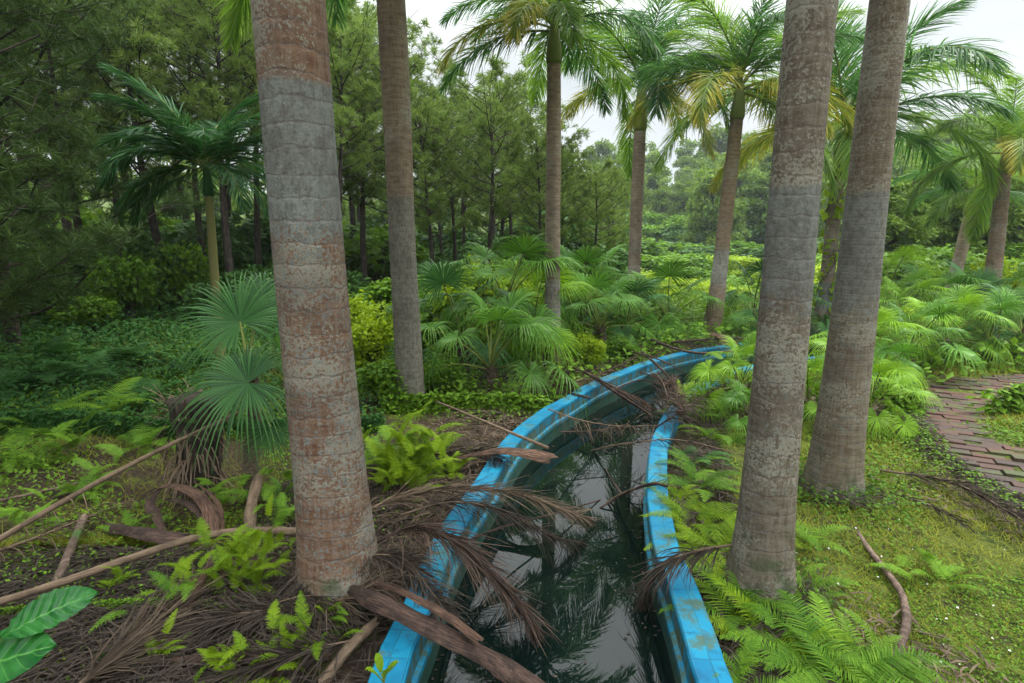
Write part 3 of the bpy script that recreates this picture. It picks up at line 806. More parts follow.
royal_palm('royal_palm', 'nearer of the twin leaning trunks on the fern bank, its foot among the ferns', pF, up_from(pF, 820, 0, 0, 5.6), .118, .082, 2.8,
           palm_bark('bark_f', 1.93, (0.098, 0.080, 0.053), 0.09, 0.7, 0.85, (0.15, 0.156, 0.142), 0.4), seed=6, sides=44, dz=0.012, ring=0.09, shaft=1.0, flare=1.45, az0=1.9, bow=-.03)
royal_palm('royal_palm', 'farther of the twin leaning trunks, closely ringed and standing in short grass', pG, up_from(pG, 890, 0, 0, 5.7), .150, .075, 2.8,
           palm_bark('bark_g', 2.0, (0.12, 0.094, 0.060), 0.042, 0.6, 0.95, (0.15, 0.152, 0.135), 0.6), seed=7, sides=40, dz=0.012, ring=0.042, shaft=1.0, flare=1.3, az0=0.9)
royal_palm('royal_palm', 'palm with a vine round its foot, seen between the twin leaning trunks', pH, at(838, 178, pH[1]), wpx(15, pH[1]), wpx(12, pH[1], 3), 3.4,
           palm_bark('bark_h', 0.9, (0.17, 0.12, 0.09), 0.07, 0.3, 0.6), seed=8, shaft=1.3, nf=16, az0=0.5, ring=0.07, gold=0.05, low=0.97)
royal_palm('royal_palm', 'leaning brown palm at the back of the fan palm thicket beyond the path', pI, at(1005, 172, pI[1]), wpx(17, pI[1]), wpx(11, pI[1], 3), 1.95,
           palm_bark('bark_i', 0.9, (0.17, 0.105, 0.07), 0.06, 0.1, 0.5), seed=9, shaft=0.45, nf=14, az0=1.4, ring=0.06, keys=('green',), gold=0.12)
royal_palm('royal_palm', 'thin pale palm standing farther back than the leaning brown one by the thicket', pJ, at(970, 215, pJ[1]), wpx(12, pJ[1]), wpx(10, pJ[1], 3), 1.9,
           palm_bark('bark_j', 1.1, (0.26, 0.2, 0.13), 0.07, 0.1, 0.9, (0.32, 0.3, 0.24)), seed=10, shaft=0.7, nf=14, az0=0.6, ring=0.07, gold=0.08)
# more palms whose crowns reach in at the top right, beyond the picture's edge
# areca palm on the left
pK = at(213, 290, 6.6); pK[2] = 0
o = thing('areca_palm', 'small dark green palm with arching comb-like fronds and slim green stem', 'palm tree', (pK[0], pK[1], hz(pK[0], pK[1])))
g, top, rt = palm_trunk(at(209, 196, 6.6)[2], 0.06, 0.045, (at(209, 196, 6.6)[0] - pK[0], 0), 0, 14, 0.03, 0.07, 1.1)
g.obj('trunk', leaf_mat('areca_stem', (0.13, 0.15, 0.05), (0.22, 0.20, 0.08), transl=0), o, smooth=True)
g = G(); tube(g, top + np.array([0, 0, 1]) * np.linspace(-0.02, 0.35, 8)[:, None], np.array([.055, .06, .055, .05, .045, .04, .035, .03]), 12)
g.obj('crownshaft', M['areca'], o, smooth=True)
for k, (azd, cls, s_) in enumerate([(185, 'mid', 1.45), (165, 'mid', 1.4), (200, 'low', 1.3), (0, 'mid', 1.3), (15, 'up', 1.4), (180, 'up', 1.5), (20, 'mid', 1.4), (-15, 'low', 1.1), (90, 'up', 1.2), (240, 'mid', 1.3), (300, 'mid', 1.2), (60, 'mid', 1.1), (120, 'mid', 1.2), (270, 'up', 1.0), (340, 'up', 1.0), (175, 'mid', 1.5), (190, 'hang', 1.0), (10, 'mid', 1.4), (225, 'up', 1.3), (320, 'low', 1.1), (150, 'mid', 1.3), (180, 'low', 1.3), (0, 'low', 1.2), (205, 'up', 1.4), (100, 'up', 1.4), (30, 'up', 1.4), (260, 'mid', 1.2)]):
    link('frond', pick('areca', cls), o, top + np.array([0, 0, 0.28]), (0, 0, R(azd)), s_ * 0.95)

# ------------------------------------------------------------------ fan palms
FAN = {}
for key, lm in (('green', M['fan']), ('blue', M['fan_blue']), ('light', M['fan_light'])):
    L_ = []
    for cls, a0, bd, tl, dr in (('up', 74, 18, 15, 0.3), ('mid', 50, 30, 25, 0.55), ('low', 22, 40, 30, 0.8), ('mid', 58, 30, 45, 0.5), ('low', 30, 50, 10, 0.9)):
        L_.append((cls, fan(a0=R(a0), bend=R(bd), tilt=R(tl), droop=dr, n=random.choice([44, 50, 54])).mesh('fan_leaf', [lm, M['petiole']])))
    FAN[key] = L_
M['fantrunk'] = bark_mat('fan_trunk', (0.05, 0.038, 0.028), (0.2, 0.15, 0.1), 9, (1, 1, 2.5), 0.9)
def fan_palm(label, base, h, nl, size, key, seed, group='fan palms in the undergrowth', azs=None, dead=3, tr=0.06):
    random.seed(seed)
    while inpoly(np.array([base[0]]), np.array([base[1]]), out_poly)[0]: base = (base[0], base[1] + .15)
    b = (base[0], base[1], hz(base[0], base[1]))
    o = thing('fan_palm', label, 'fan palm', b, 0, group)
    g = G()
    k = max(6, int(h / 0.05))
    P = np.stack([0.03 * np.sin(np.linspace(0, 3, k)), np.zeros(k), np.linspace(-0.08, h, k)], 1)
    tube(g, P, tr * (1 + 0.12 * (np.arange(k) % 2)), 9, noise=0.08)
    # old leaf bases
    for q in range(int(10 + h * 30)):
        a = random.uniform(0, 2 * PI); z = random.uniform(0, h)
        p0 = np.array([math.cos(a) * tr * .8, math.sin(a) * tr * .8, z]); d = np.array([math.cos(a) * 0.6, math.sin(a) * 0.6, 1.0])
        tube(g, [p0, p0 + d * 0.05, p0 + d * 0.10 + [0, 0, .01]], [0.014, 0.01, 0.004], 5)
    g.obj('trunk', M['fantrunk'], o)
    for q in range(nl):
        f = q / max(1, nl - 1)
        cls = 'up' if f < 0.25 else 'mid' if f < 0.62 else 'low'
        azm = azs[q % len(azs)] if azs else q * 2.39996 + random.gauss(0, .2)
        me = random.choice([m_ for c_, m_ in FAN[key] if c_ == cls])
        link('fan_leaf', me, o, (0, 0, h - 0.12 * f * min(1, h)), (random.gauss(0, .15), random.gauss(0, .12), azm), size * random.uniform(0.85, 1.15))
    return o

# the clump left of the thick trunk: leaves placed one by one
o = thing('fan_palm', 'bluish fan palm with three big drooping leaves beside the thick mottled trunk', 'fan palm', (*gp(252, 500)[:2], 0), 0, 'fan palms in the undergrowth')
b = np.array(o.location)
g = G()
P = spline([b * 0 + (0, 0, -.1), (0.0, 0.05, 0.3), (0.05, 0.05, 0.65), (0.04, 0.03, 0.95)], 16)
tube(g, P, np.linspace(0.055, 0.04, 16), 10, noise=0.06)
g.obj('trunk', M['fantrunk'], o)
def fan_leaf_to(o, org, hubp, nrm, fwd, Rf, key, n=48, droop=0.35, spread=152, split=0.42, name='fan_leaf', tipm=None):
    """leaf whose blade hub sits at hubp (local), blade plane normal nrm, main direction fwd"""
    g = G()
    org = np.array(org); hubp = np.array(hubp)
    midp = (org + hubp) / 2 + np.array([0, 0, 0.08 * np.linalg.norm(hubp - org)])
    tube(g, spline([org, midp, hubp], 12), np.linspace(0.012, 0.007, 12), 6, m=1)
    nrm = unit(np.array(nrm, float)); fx = np.array(fwd, float); fx = unit(fx - nrm * (fx @ nrm)); fy = np.cross(nrm, fx)
    k = 8; u = np.linspace(0, 1, k)
    an = np.radians(np.linspace(-spread, spread, n) + rng.normal(0, 0.8, n)); st = np.radians(2 * spread / n)
    lens = Rf * (1 - 0.25 * (np.abs(an) / PI) ** 2) * rng.uniform(0.93, 1.04, n)
    dirs = np.cos(an)[:, None] * fx + np.sin(an)[:, None] * fy
    rad = lens[:, None] * u
    pts = hubp + dirs[:, None, :] * rad[..., None] + nrm * (0.09 * Rf * np.sin(u * 2.6))[None, :, None]
    pts[..., 2] -= droop * rng.uniform(0.6, 1.4, n)[:, None] * lens[:, None] * np.clip(u - 0.4, 0, 1) ** 2 * 2
    tn = math.tan(st / 2) * 1.05
    half = np.where(u <= split, rad * tn, split * lens[:, None] * tn * np.interp(u, [split, 1], [1, 0.05]))
    perp = -np.sin(an)[:, None] * fx + np.cos(an)[:, None] * fy
    ribbons(g, pts, np.broadcast_to(perp[:, None, :], pts.shape), np.maximum(half, 0.001), m=0, fold=-0.4)
    return g.obj(name, [{'green': M['fan'], 'blue': M['fan_blue'], 'light': M['fan_light'], 'dead': M['dead_grey']}[key], M['petiole']], o)
Yb = b[1]
def loc(px, py, dY=0.0): return at(px, py, Yb + dY) - b
fan_leaf_to(o, (0.04, .03, .9), loc(240, 322, 0.2), (0.15, -0.8, 0.5), (-0.5, 0, 1.0), 0.45, 'blue', 56, 0.25)
fan_leaf_to(o, (0.04, .03, .85), loc(248, 383, -0.10), (0.1, -0.6, 0.7), (-1.0, -0.25, -0.1), 0.47, 'blue', 58, 0.45)
fan_leaf_to(o, (0.04, .03, .7), loc(271, 427, -0.15), (0.1, -0.95, 0.25), (0.05, -0.2, -1.0), 0.26, 'blue', 44, 0.1, spread=120)
fan_leaf_to(o, (0.04, .03, .85), loc(283, 352, 0.1), (-0.7, -0.6, 0.3), (0.25, 0, 1.0), 0.30, 'green', 34, 0.5, spread=80)
fan_leaf_to(o, (0.04, .03, .9), loc(262, 300, 0.6), (0.5, -0.5, 0.5), (0.7, 0.4, 0.5), 0.34, 'blue', 40, 0.4)
fan_leaf_to(o, (0.04, .03, .6), loc(246, 440, 0.1), (0.0, -0.9, 0.3), (-0.6, 0, -0.9), 0.2, 'dead', 18, 0.3, spread=30)
# thick fibre-covered stump behind it
ps = gp(198, 488)
o = thing('fibrous_stump', 'dark fibre covered palm stump with dry spikes behind the bluish fan palm', 'tree stump', (ps[0], ps[1], 0))
g = G()
P = np.stack([0.05 * np.sin(np.linspace(0, 2, 14)), np.zeros(14), np.linspace(-.1, 0.66, 14)], 1)
tube(g, P, np.interp(np.linspace(0, 1, 14), [0, .2, .7, 1], [0.18, 0.13, 0.14, 0.17]), 16, noise=0.06)
g.obj('trunk', M['fibre'], o, smooth=True)
g = G(); n = 260
a = rng.uniform(0, 2 * PI, n); z = rng.uniform(0.0, 0.68, n)
p0 = np.stack([np.cos(a) * 0.14, np.sin(a) * 0.14, z], 1)
up_ = (z > 0.5)
d = np.stack([np.cos(a) * 0.6, np.sin(a) * 0.6, np.where(up_, 0.7, -0.8)], 1) + rng.normal(0, .25, (n, 3))
pts = p0[:, None] + unit(d)[:, None] * (np.linspace(0, 1, 4)[None] * rng.uniform(0.07, 0.22, n)[:, None])[..., None]
pts[..., 2] -= 0.05 * np.linspace(0, 1, 4) ** 2
ribbons(g, pts, np.cross(d, np.array([0, 0, 1.0]))[:, None].repeat(4, 1), np.linspace(0.007, 0.002, 4)[None].repeat(n, 0))
g.obj('dry_spikes', M['dead_grey'], o)

FPL = 'fan palms in the undergrowth'
fp = [  # px, py of the foot, height, leaves, size, colour, label
 (490, 392, 0.30, 14, 1.04, 'green', 'front fan palm of the middle clump, its leaves fanned wide and low'),
 (462, 372, 0.51, 11, 1.14, 'blue', 'bluish fan palm of the middle clump nearest the slim brown and grey trunk'),
 (505, 364, 0.81, 13, 1.14, 'green', 'tallest fan palm of the middle clump with dark upright leaves'),
 (534, 360, 0.47, 12, 1.09, 'light', 'yellow green fan palm touching the straight ringed palm'),
 (600, 352, 0.42, 13, 1.03, 'green', 'fan palm between the straight ringed palm and the golden fringed palm'),
 (585, 338, 0.64, 10, 1.14, 'green', 'fan palm with upright leaves just behind the straight ringed palm'),
 (625, 344, 0.30, 10, 0.91, 'blue', 'low bluish fan palm beside the far debris on the channel wall'),
 (668, 334, 0.30, 11, 1.24, 'green', 'fan palm in front of the meadow between the two far channel palms'),
 (752, 330, 0.30, 10, 1.29, 'blue', 'bluish fan palm just behind the far end of the blue wall'),
 (640, 326, 0.26, 9, 1.07, 'green', 'small fan palm at the foot of the golden fringed palm'),
]
for k, (px, py, h, nl, sz, key, lab) in enumerate(fp):
    p_ = gp(px, py); fan_palm(lab, p_, h, nl, sz, key, 20 + k)
fp2 = [
 (738, 412, 0.27, 15, 0.63, 'light', 'bright lime fan palm in front of the twin leaning trunks, nearest the channel'),
 (752, 432, 0.13, 10, 0.45, 'green', 'small fan palm at the back of the nearer twin trunk'),
 (806, 420, 0.21, 12, 0.57, 'light', 'lime fan palm showing between the twin leaning trunks'),
 (868, 424, 0.17, 12, 0.50, 'light', 'light green fan palm just right of the farther twin trunk'),
 (872, 398, 0.26, 12, 0.57, 'green', 'mid green fan palm between the farther twin trunk and the brick path'),
 (858, 392, 0.34, 12, 0.74, 'light', 'fan palm half hidden behind the farther twin trunk'),
 (905, 372, 0.30, 13, 0.77, 'green', 'fan palm at the left end of the thicket above the path corner'),
 (940, 366, 0.34, 14, 0.77, 'light', 'light green fan palm in the front row of the thicket above the brick path'),
 (985, 362, 0.34, 14, 0.80, 'green', 'wide fan palm in front of the leaning brown palm'),
 (1018, 356, 0.42, 13, 0.84, 'blue', 'bluish fan palm where the thicket meets the picture edge'),
 (900, 342, 0.42, 13, 0.87, 'light', 'light fan palm of the thicket in the second row near the farther twin trunk'),
 (930, 338, 0.51, 12, 0.93, 'green', 'upright fan palm in the middle of the thicket'),
 (965, 338, 0.42, 12, 0.93, 'blue', 'bluish fan palm between the pale thin palm and the leaning brown palm'),
 (1008, 336, 0.51, 12, 0.93, 'green', 'fan palm right behind the leaning brown palm'),
 (885, 322, 0.68, 12, 1.07, 'light', 'tall light fan palm at the far side of the thicket'),
 (800, 340, 0.34, 12, 0.84, 'blue', 'bluish fan palm behind the nearer twin trunk at mid height'),
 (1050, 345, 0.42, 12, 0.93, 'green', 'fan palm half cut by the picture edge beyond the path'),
 (778, 350, 0.26, 10, 0.67, 'green', 'low fan palm tucked against the far side of the nearer twin trunk'),
]
for k, (px, py, h, nl, sz, key, lab) in enumerate(fp2):
    p_ = gp(px, py); fan_palm(lab, p_, h, nl, sz, key, 60 + k)

# ------------------------------------------------------------------ trees behind
def pine(h=7.5, cw=2.2, tufts=900, seed=0, low=0.3, nm=20, nl=0.17, lm='needle', nw=0.0075):
    rs = np.random.default_rng(seed)
    wood, crown = G(), G()
    k = 20
    u = np.linspace(0, 1, k)
    P = np.stack([0.25 * np.sin(u * 2.5 + seed), 0.2 * np.sin(u * 3.1 + 2 * seed), u * h - 0.2], 1)
    tube(wood, P, 0.11 * (1 - u * 0.85), 9, noise=0.03)
    tips = []
    nlimb = 34
    for q in range(nlimb):
        f = low + (1 - low) * (q / nlimb) ** 0.9
        p0 = np.array([np.interp(f, u, P[:, c]) for c in range(3)])
        a = q * 2.4 + rs.normal(0, .4); g_ = (f - low) / (1 - low); reach = cw * (0.45 + 0.55 * math.sin(PI * (0.15 + 0.7 * g_))) * (1 - 0.45 * g_ ** 3) * rs.uniform(0.4, 1.15)
        up_ = 0.25 + 0.45 * f
        d = np.array([math.cos(a), math.sin(a), up_])
        L = spline([p0, p0 + d * reach * 0.5 + [0, 0, -0.03 * reach], p0 + d * reach + [0, 0, 0.12 * reach]], 8)
        tube(wood, L, np.linspace(0.028, 0.006, 8) * (1.2 - f * .5), 5)
        for b_ in range(7):
            s_ = rs.uniform(0.3, 1); p1 = L[int(s_ * 7)]
            a2 = a + rs.normal(0, 0.9); r2 = reach * rs.uniform(0.2, 0.45)
            e = p1 + np.array([math.cos(a2), math.sin(a2), rs.uniform(0.1, 0.7)]) * r2
            tube(wood, [p1, (p1 + e) / 2 + [0, 0, -.02], e], [0.008, 0.006, 0.003], 4)
            for c_ in np.linspace(0.35, 1, 5): tips.append(p1 + (e - p1) * c_)
    tips = np.array(tips)
    idx = rs.integers(0, len(tips), tufts)
    c = tips[idx] + rs.normal(0, 0.07, (tufts, 3))
    n = tufts * nm
    cc = np.repeat(c, nm, 0)
    ax = unit(rs.normal(0, 0.5, (tufts, 3)) + np.array([0, 0, 0.8]))
    d = unit(np.repeat(ax, nm, 0) * 0.55 + rs.normal(0, 0.55, (n, 3)))
    L_ = nl * rs.uniform(0.7, 1.15, n)
    pts = np.stack([cc, cc + d * (L_ * .5)[:, None], cc + d * L_[:, None] + np.array([0, 0, -0.012])], 1)
    w = np.cross(d, rs.normal(0, 1, (n, 3)))
    rr = np.repeat(np.clip(rs.normal(0.5, 0.25, tufts), 0, 1), nm)
    ribbons(crown, pts, w[:, None].repeat(3, 1), np.array([nw * .6, nw, nw * .3])[None].repeat(n, 0), r=rr)
    return wood.mesh('trunk', M['pinebark']), crown.mesh('crown', M[lm])
PINES = [pine(7.5, 2.2, 1000, 1, 0.42), pine(8.5, 2.0, 900, 2, 0.5), pine(7.0, 2.5, 1100, 3, 0.38), pine(9, 2.3, 1000, 4, 0.5)]
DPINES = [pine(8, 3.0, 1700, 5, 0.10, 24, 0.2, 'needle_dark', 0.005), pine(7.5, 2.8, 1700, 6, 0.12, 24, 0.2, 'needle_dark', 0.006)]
def tree(kind, name, x, y, s_, rz, label, cat, group, zoff=0.0, sz=None):
    o = thing(name, label, cat, (x, y, hz(x, y) + zoff), rz, group)
    o.scale = (s_, s_, s_ * (sz or 1))
    link('trunk', kind[0], o); link('crown', kind[1], o)
    return o
shrub_later = []
def zone(px):
    if px < 115: return 'in the far left of the view'
    if px < 262: return 'round the small comb leaved palm'
    if px < 385: return 'between the mottled trunk and the slim two toned trunk'
    if px < 548: return 'between the slim two toned trunk and the ringed palm'
    if px < 632: return 'between the ringed palm and the golden fringed palm'
    if px < 722: return 'between the two farthest channel palms'
    if px < 790: return 'between the wall end palm and the nearer twin trunk'
    if px < 870: return 'seen between the twin leaning trunks'
    return 'right of the twin leaning trunks'
# centre pines (told apart by neighbours where possible)
GP = 'pines of the wood behind the palms'
lab_p = 'slender pine with airy grey green crown in the wood behind the palms'
# px, distance, pixel row of the top, kind
PHT = [7.7, 8.7, 7.2, 9.2]
cp = [(425, 13, 95, 0), (450, 15.5, 78, 1), (484, 13.5, 60, 2), (512, 16, 70, 3), (535, 13, 122, 0), (560, 15, 138, 1), (590, 15, 155, 2), (612, 18, 165, 0),
      (468, 19, 90, 3), (500, 20, 98, 2), (575, 20, 160, 3), (440, 20, 105, 1), (345, 12, 0, 3), (372, 14, 15, 0), (325, 15, -30, 2), (296, 12, -60, 1), (262, 13.5, -60, 3), (238, 11.5, -40, 0),
      (208, 13, -50, 1), (165, 12.5, -60, 2), (120, 13.5, -60, 3), (80, 15, -80, 0), (40, 13, -80, 1), (-10, 15, -90, 2), (-60, 13, -80, 3), (395, 17, 30, 3), (345, 20, -10, 0), (285, 19, -40, 2),
      (235, 18, -40, 1), (185, 18, -50, 0), (130, 19, -60, 1), (60, 20, -70, 2), (545, 23, 145, 1), (415, 22, 85, 2), (460, 24, 100, 0), (490, 25, 105, 3), (527, 18, 95, 2), (606, 23, 178, 0), (355, 24, 10, 1), (310, 24, -20, 0), (395, 13.5, 45, 2)]
for k, (px, Y_, yt, v) in enumerate(cp):
    x = at(px, 241, Y_)[0]
    hh = at(px, yt, Y_)[2]
    if hh > 11: hh = 11
    tree(PINES[v], 'pine_tree', x, Y_, hh / PHT[v] * 0.97, k * 1.7, ('front row pine ' if Y_ < 14.2 else 'pine of the middle rows ' if Y_ < 19.5 else 'pine of the back rows ') + zone(px), 'pine tree', GP)
rs = random.Random(21)
for k in range(46):
    Y_ = rs.uniform(15, 25); px = rs.uniform(-120, 610); x = at(px, 241, Y_)[0]
    shrub_later.append((k, x, Y_, rs.uniform(1.2, 2.6), px))
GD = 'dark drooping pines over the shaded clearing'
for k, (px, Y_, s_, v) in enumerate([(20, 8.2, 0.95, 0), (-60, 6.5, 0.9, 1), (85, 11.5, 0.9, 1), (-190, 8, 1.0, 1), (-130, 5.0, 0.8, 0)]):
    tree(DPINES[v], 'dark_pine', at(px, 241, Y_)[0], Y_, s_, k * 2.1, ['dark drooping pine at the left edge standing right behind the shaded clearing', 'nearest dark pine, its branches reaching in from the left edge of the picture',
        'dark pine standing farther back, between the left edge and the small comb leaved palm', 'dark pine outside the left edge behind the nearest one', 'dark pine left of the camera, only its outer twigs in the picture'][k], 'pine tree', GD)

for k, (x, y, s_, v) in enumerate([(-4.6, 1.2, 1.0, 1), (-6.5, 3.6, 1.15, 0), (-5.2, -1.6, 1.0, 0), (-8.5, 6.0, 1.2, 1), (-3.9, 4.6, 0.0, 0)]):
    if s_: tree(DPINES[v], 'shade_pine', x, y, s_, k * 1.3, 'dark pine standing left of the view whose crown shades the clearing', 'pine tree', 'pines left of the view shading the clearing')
def bush(seed, w=1.0, h=0.9, n=2600, ls=0.07, lm='leafy', clumps=16, asp=0.4):
    rs = np.random.default_rng(seed)
    wood, cr_ = G(), G()
    cl = rs.normal(0, 1, (clumps, 3)); cl = unit(cl) * rs.uniform(0.35, 0.85, (clumps, 1))
    cl = cl * [w * .5, w * .5, h * .45] + [0, 0, h * 0.52]
    for c in cl: tube(wood, [(0, 0, -.05), c * [.45, .45, .55], c], [0.02, 0.013, 0.005], 5)
    idx = rs.integers(0, clumps, n)
    rad = rs.uniform(0.14, 0.27, clumps)[idx] * (w + h) / 2
    P = cl[idx] + unit(rs.normal(0, 1, (n, 3))) * (rad * rs.uniform(0.3, 1.05, n) ** 0.6)[:, None]
    P[:, 2] = np.maximum(P[:, 2], 0.03)
    r = np.clip(rs.random(clumps)[idx] * 0.5 + rs.random(n) * 0.5, 0, 1)
    leaves_at(cr_, P, ls, r=r, asp=asp)
    return wood.mesh('stems', M['twig']), cr_.mesh('crown', M[lm])
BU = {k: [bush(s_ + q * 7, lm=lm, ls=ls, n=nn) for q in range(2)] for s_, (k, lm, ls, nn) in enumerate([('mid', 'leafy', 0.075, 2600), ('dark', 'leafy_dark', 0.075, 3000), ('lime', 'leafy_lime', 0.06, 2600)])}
def shrub(key, v, x, y, w, h, rz, label, group, name='shrub', cat='shrub'):
    while inpoly(np.array([x]), np.array([y]), out_poly)[0]: y += .15
    o = thing(name, label, cat, (x, y, hz(x, y)), rz, group)
    o.scale = (w, w, h)
    k = BU[key][v]
    link('stems', k[0], o); link('crown', k[1], o)
    return o
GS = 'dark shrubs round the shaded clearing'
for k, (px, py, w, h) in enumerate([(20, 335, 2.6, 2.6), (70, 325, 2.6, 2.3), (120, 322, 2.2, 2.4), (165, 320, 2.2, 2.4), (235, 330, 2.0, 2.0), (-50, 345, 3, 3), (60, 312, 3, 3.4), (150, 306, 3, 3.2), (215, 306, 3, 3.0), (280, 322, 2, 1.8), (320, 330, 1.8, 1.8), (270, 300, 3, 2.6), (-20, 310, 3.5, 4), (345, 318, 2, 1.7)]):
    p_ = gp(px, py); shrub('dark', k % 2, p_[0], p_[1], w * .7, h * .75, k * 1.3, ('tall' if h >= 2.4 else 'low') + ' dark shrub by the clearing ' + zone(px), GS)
for px, py, w, h, lab in [(130, 330, 1.3, 1.7, 'mid green leafy shrub with lit top in the shade left of the areca stem'), (188, 318, 1.5, 1.9, 'mid green shrub behind the fronds of the small dark palm'),
                          (90, 338, 1.1, 0.9, 'low mid green shrub at the front of the shaded clearing')]:
    p_ = gp(px, py); shrub('mid', 0, p_[0], p_[1], w, h, 1, lab, None)
for k, (key, px, py, w, h, lab) in enumerate([
    ('lime', 372, 378, 1.0, 1.05, 'lime green shrub between the thick mottled trunk and the slim brown and grey one'),
    ('lime', 352, 362, 1.1, 1.1, 'lime shrub whose leaves touch the thick mottled trunk at mid height'),
    ('mid', 386, 405, 0.7, 0.6, 'low green shrub at the left foot of the slim brown and grey trunk'),
    ('lime', 472, 345, 1.6, 1.6, 'round lime green shrub rising behind the middle clump of fan palms'),
    ('lime', 512, 340, 1.5, 1.4, 'lime shrub behind the tallest fan palm of the middle clump'),
    ('mid', 430, 352, 1.4, 1.2, 'green shrub between the slim trunk and the middle fan palm clump'),
    ('mid', 440, 392, 0.7, 0.45, 'low shrub in front of the bluish fan palm of the middle clump'),
    ('mid', 628, 362, 0.6, 0.5, 'small shrub beside the far debris on the channel wall'),
    ('lime', 590, 368, 0.55, 0.5, 'small yellowish shrub at the outer side of the channel bend'),
    ('mid', 560, 330, 1.8, 1.0, 'green shrub behind the straight ringed palm'),
    ('mid', 400, 335, 1.8, 1.3, 'green shrub behind the slim brown and grey trunk'),
    ('lime', 990, 318, 1.2, 1.5, 'lime shrub behind the leaning brown palm'),
    ('lime', 880, 352, 1.1, 0.8, 'lime shrub in the thicket beside the farther twin trunk'),
    ('mid', 915, 355, 1.2, 0.9, 'green broad leaved shrub among the fan palms of the thicket')]):
    p_ = gp(px, py); shrub(key, k % 2, p_[0], p_[1], w, h, k * 0.9, lab, None)
for k, x, Y_, s_, px in shrub_later:
    shrub('dark' if k % 3 else 'mid', k % 2, x, Y_, s_ * 1.5, s_ * 1.2, k, ('dark bush' if k % 3 else 'mid green bush') + ' under the pines ' + zone(px), 'understorey bushes of the pine wood')
# meadow shrubs beyond the bend
GM = 'bright bushes of the meadow beyond the channel bend'
rs = random.Random(5)
for k in range(64):
    Y_ = rs.uniform(13, 30); px = rs.uniform(585, 880)
    if 592 < px < 648 and 20 < Y_: continue
    x = at(px, 241, Y_)[0]
    key = rs.choice(['mid', 'lime', 'lime', 'mid'])
    s_ = rs.uniform(0.8, 1.7) * (0.7 + Y_ / 40)
    shrub(key, k % 2, x, Y_, s_ * 1.4, s_ * 0.6, k, ('lime' if key == 'lime' else 'mid green') + (' near' if Y_ < 20 else ' far') + ' meadow bush ' + zone(px), GM)
for k in range(22):
    Y_ = rs.uniform(13, 20); px = rs.uniform(870, 1100); x = at(px, 241, Y_)[0]
    s_ = rs.uniform(1.0, 1.7)
    shrub('mid', k % 2, x, Y_, s_ * 1.4, s_, k, 'green bush in the belt behind the fan palm thicket', 'bushes behind the fan palm thicket')

for k in range(70):
    Y_ = rs.uniform(33, 56); px = rs.uniform(585, 880); x = at(px, 241, Y_)[0]; s_ = rs.uniform(2.0, 3.6)
    shrub('mid' if k % 4 else 'dark', k % 2, x, Y_, s_ * 1.5, s_ * (0.6 if Y_ < 42 else .95), k, ('tall' if Y_ >= 42 else 'low') + (' green' if k % 4 else ' dark') + ' thicket bush ' + zone(px), 'thicket at the foot of the wooded rise')
# hillside wood: broad crowned trees
def broadtree(seed, lm='leafy_far', n=7000, ls=0.26):
    rs2 = np.random.default_rng(seed)
    wood, cr_ = G(), G()
    tube(wood, spline([(0, 0, -.4), (0.1, 0, 1.5), (-.1, .1, 3.2), (0, 0, 5)], 10), np.linspace(.16, .05, 10), 8)
    cl = []
    for q in range(34):
        f = rs2.uniform(-0.1, 1); a = rs2.uniform(0, 2 * PI); rr_ = (1.8 - 0.9 * max(f, .2)) * rs2.uniform(0.5, 1.1)
        c = np.array([math.cos(a) * rr_, math.sin(a) * rr_, 1.4 + 4.9 * f])
        cl.append(c); tube(wood, [(0, 0, c[2] - 0.8), c * [.5, .5, 1] - [0, 0, .3], c], [.05, .03, .012], 5)
    cl = np.array(cl)
    idx = rs2.integers(0, len(cl), n)
    rad = rs2.uniform(0.45, 0.85, len(cl))[idx]
    P = cl[idx] + unit(rs2.normal(0, 1, (n, 3))) * (rad * rs2.random(n) ** 0.45)[:, None] * [1, 1, .75]
    leaves_at(cr_, P, ls, r=np.clip(rs2.random(len(cl))[idx] * .6 + rs2.random(n) * .4, 0, 1), asp=0.35)
    return wood.mesh('trunk', M['pinebark']), cr_.mesh('crown', M[lm])
BT = [broadtree(31), broadtree(32), broadtree(33, 'leafy_far', 4600)]
GH = 'trees of the far wooded rise'
rs = random.Random(9)
k = 0
for row, (Y_, n_t, sc_) in enumerate([(30, 20, 0.80), (36, 20, 1.0), (44, 20, 1.15), (54, 20, 1.35)]):
    for q in range(n_t):
        px = 600 + (1130 - 600) * (q + rs.uniform(-.3, .3)) / n_t
        Y_q = Y_ * 1.4; s_q = sc_ * 1.28
        if px < 700: Yq, s_ = Y_q + 16 + rs.uniform(-2, 2), s_q * 0.84
        else: Yq, s_ = Y_q + rs.uniform(-2.5, 2.5), s_q * (0.92 if px < 800 else 1.0)
        x = at(px, 241, Yq)[0]
        tree(BT[k % 3], 'hillside_tree', x, Yq, s_ * rs.uniform(0.85, 1.12), k, ['front row', 'second row', 'third row', 'rearmost'][row] + ' hill tree ' + zone(px), 'tree', GH)
        k += 1
for q in range(34):
    px = -260 + 880 * (q + rs.uniform(-.3, .3)) / 34; Yq = rs.uniform(28, 40); x_ = at(px, 241, Yq)[0]
    tree(BT[q % 3], 'wood_tree', x_, Yq, rs.uniform(0.75, 1.0), q, 'round tree behind the pine trunks ' + zone(px), 'tree', 'trees deep in the pine wood')
for q in range(14):
    px = 880 + 200 * (q + rs.uniform(-.3, .3)) / 14; Yq = rs.uniform(18, 24)
    tree(BT[q % 3], 'thicket_tree', at(px, 241, Yq)[0], Yq, rs.uniform(0.55, 0.75), q, 'dark green tree standing behind the pale thin palm and the leaning brown palm', 'tree', 'trees behind the fan palm thicket')

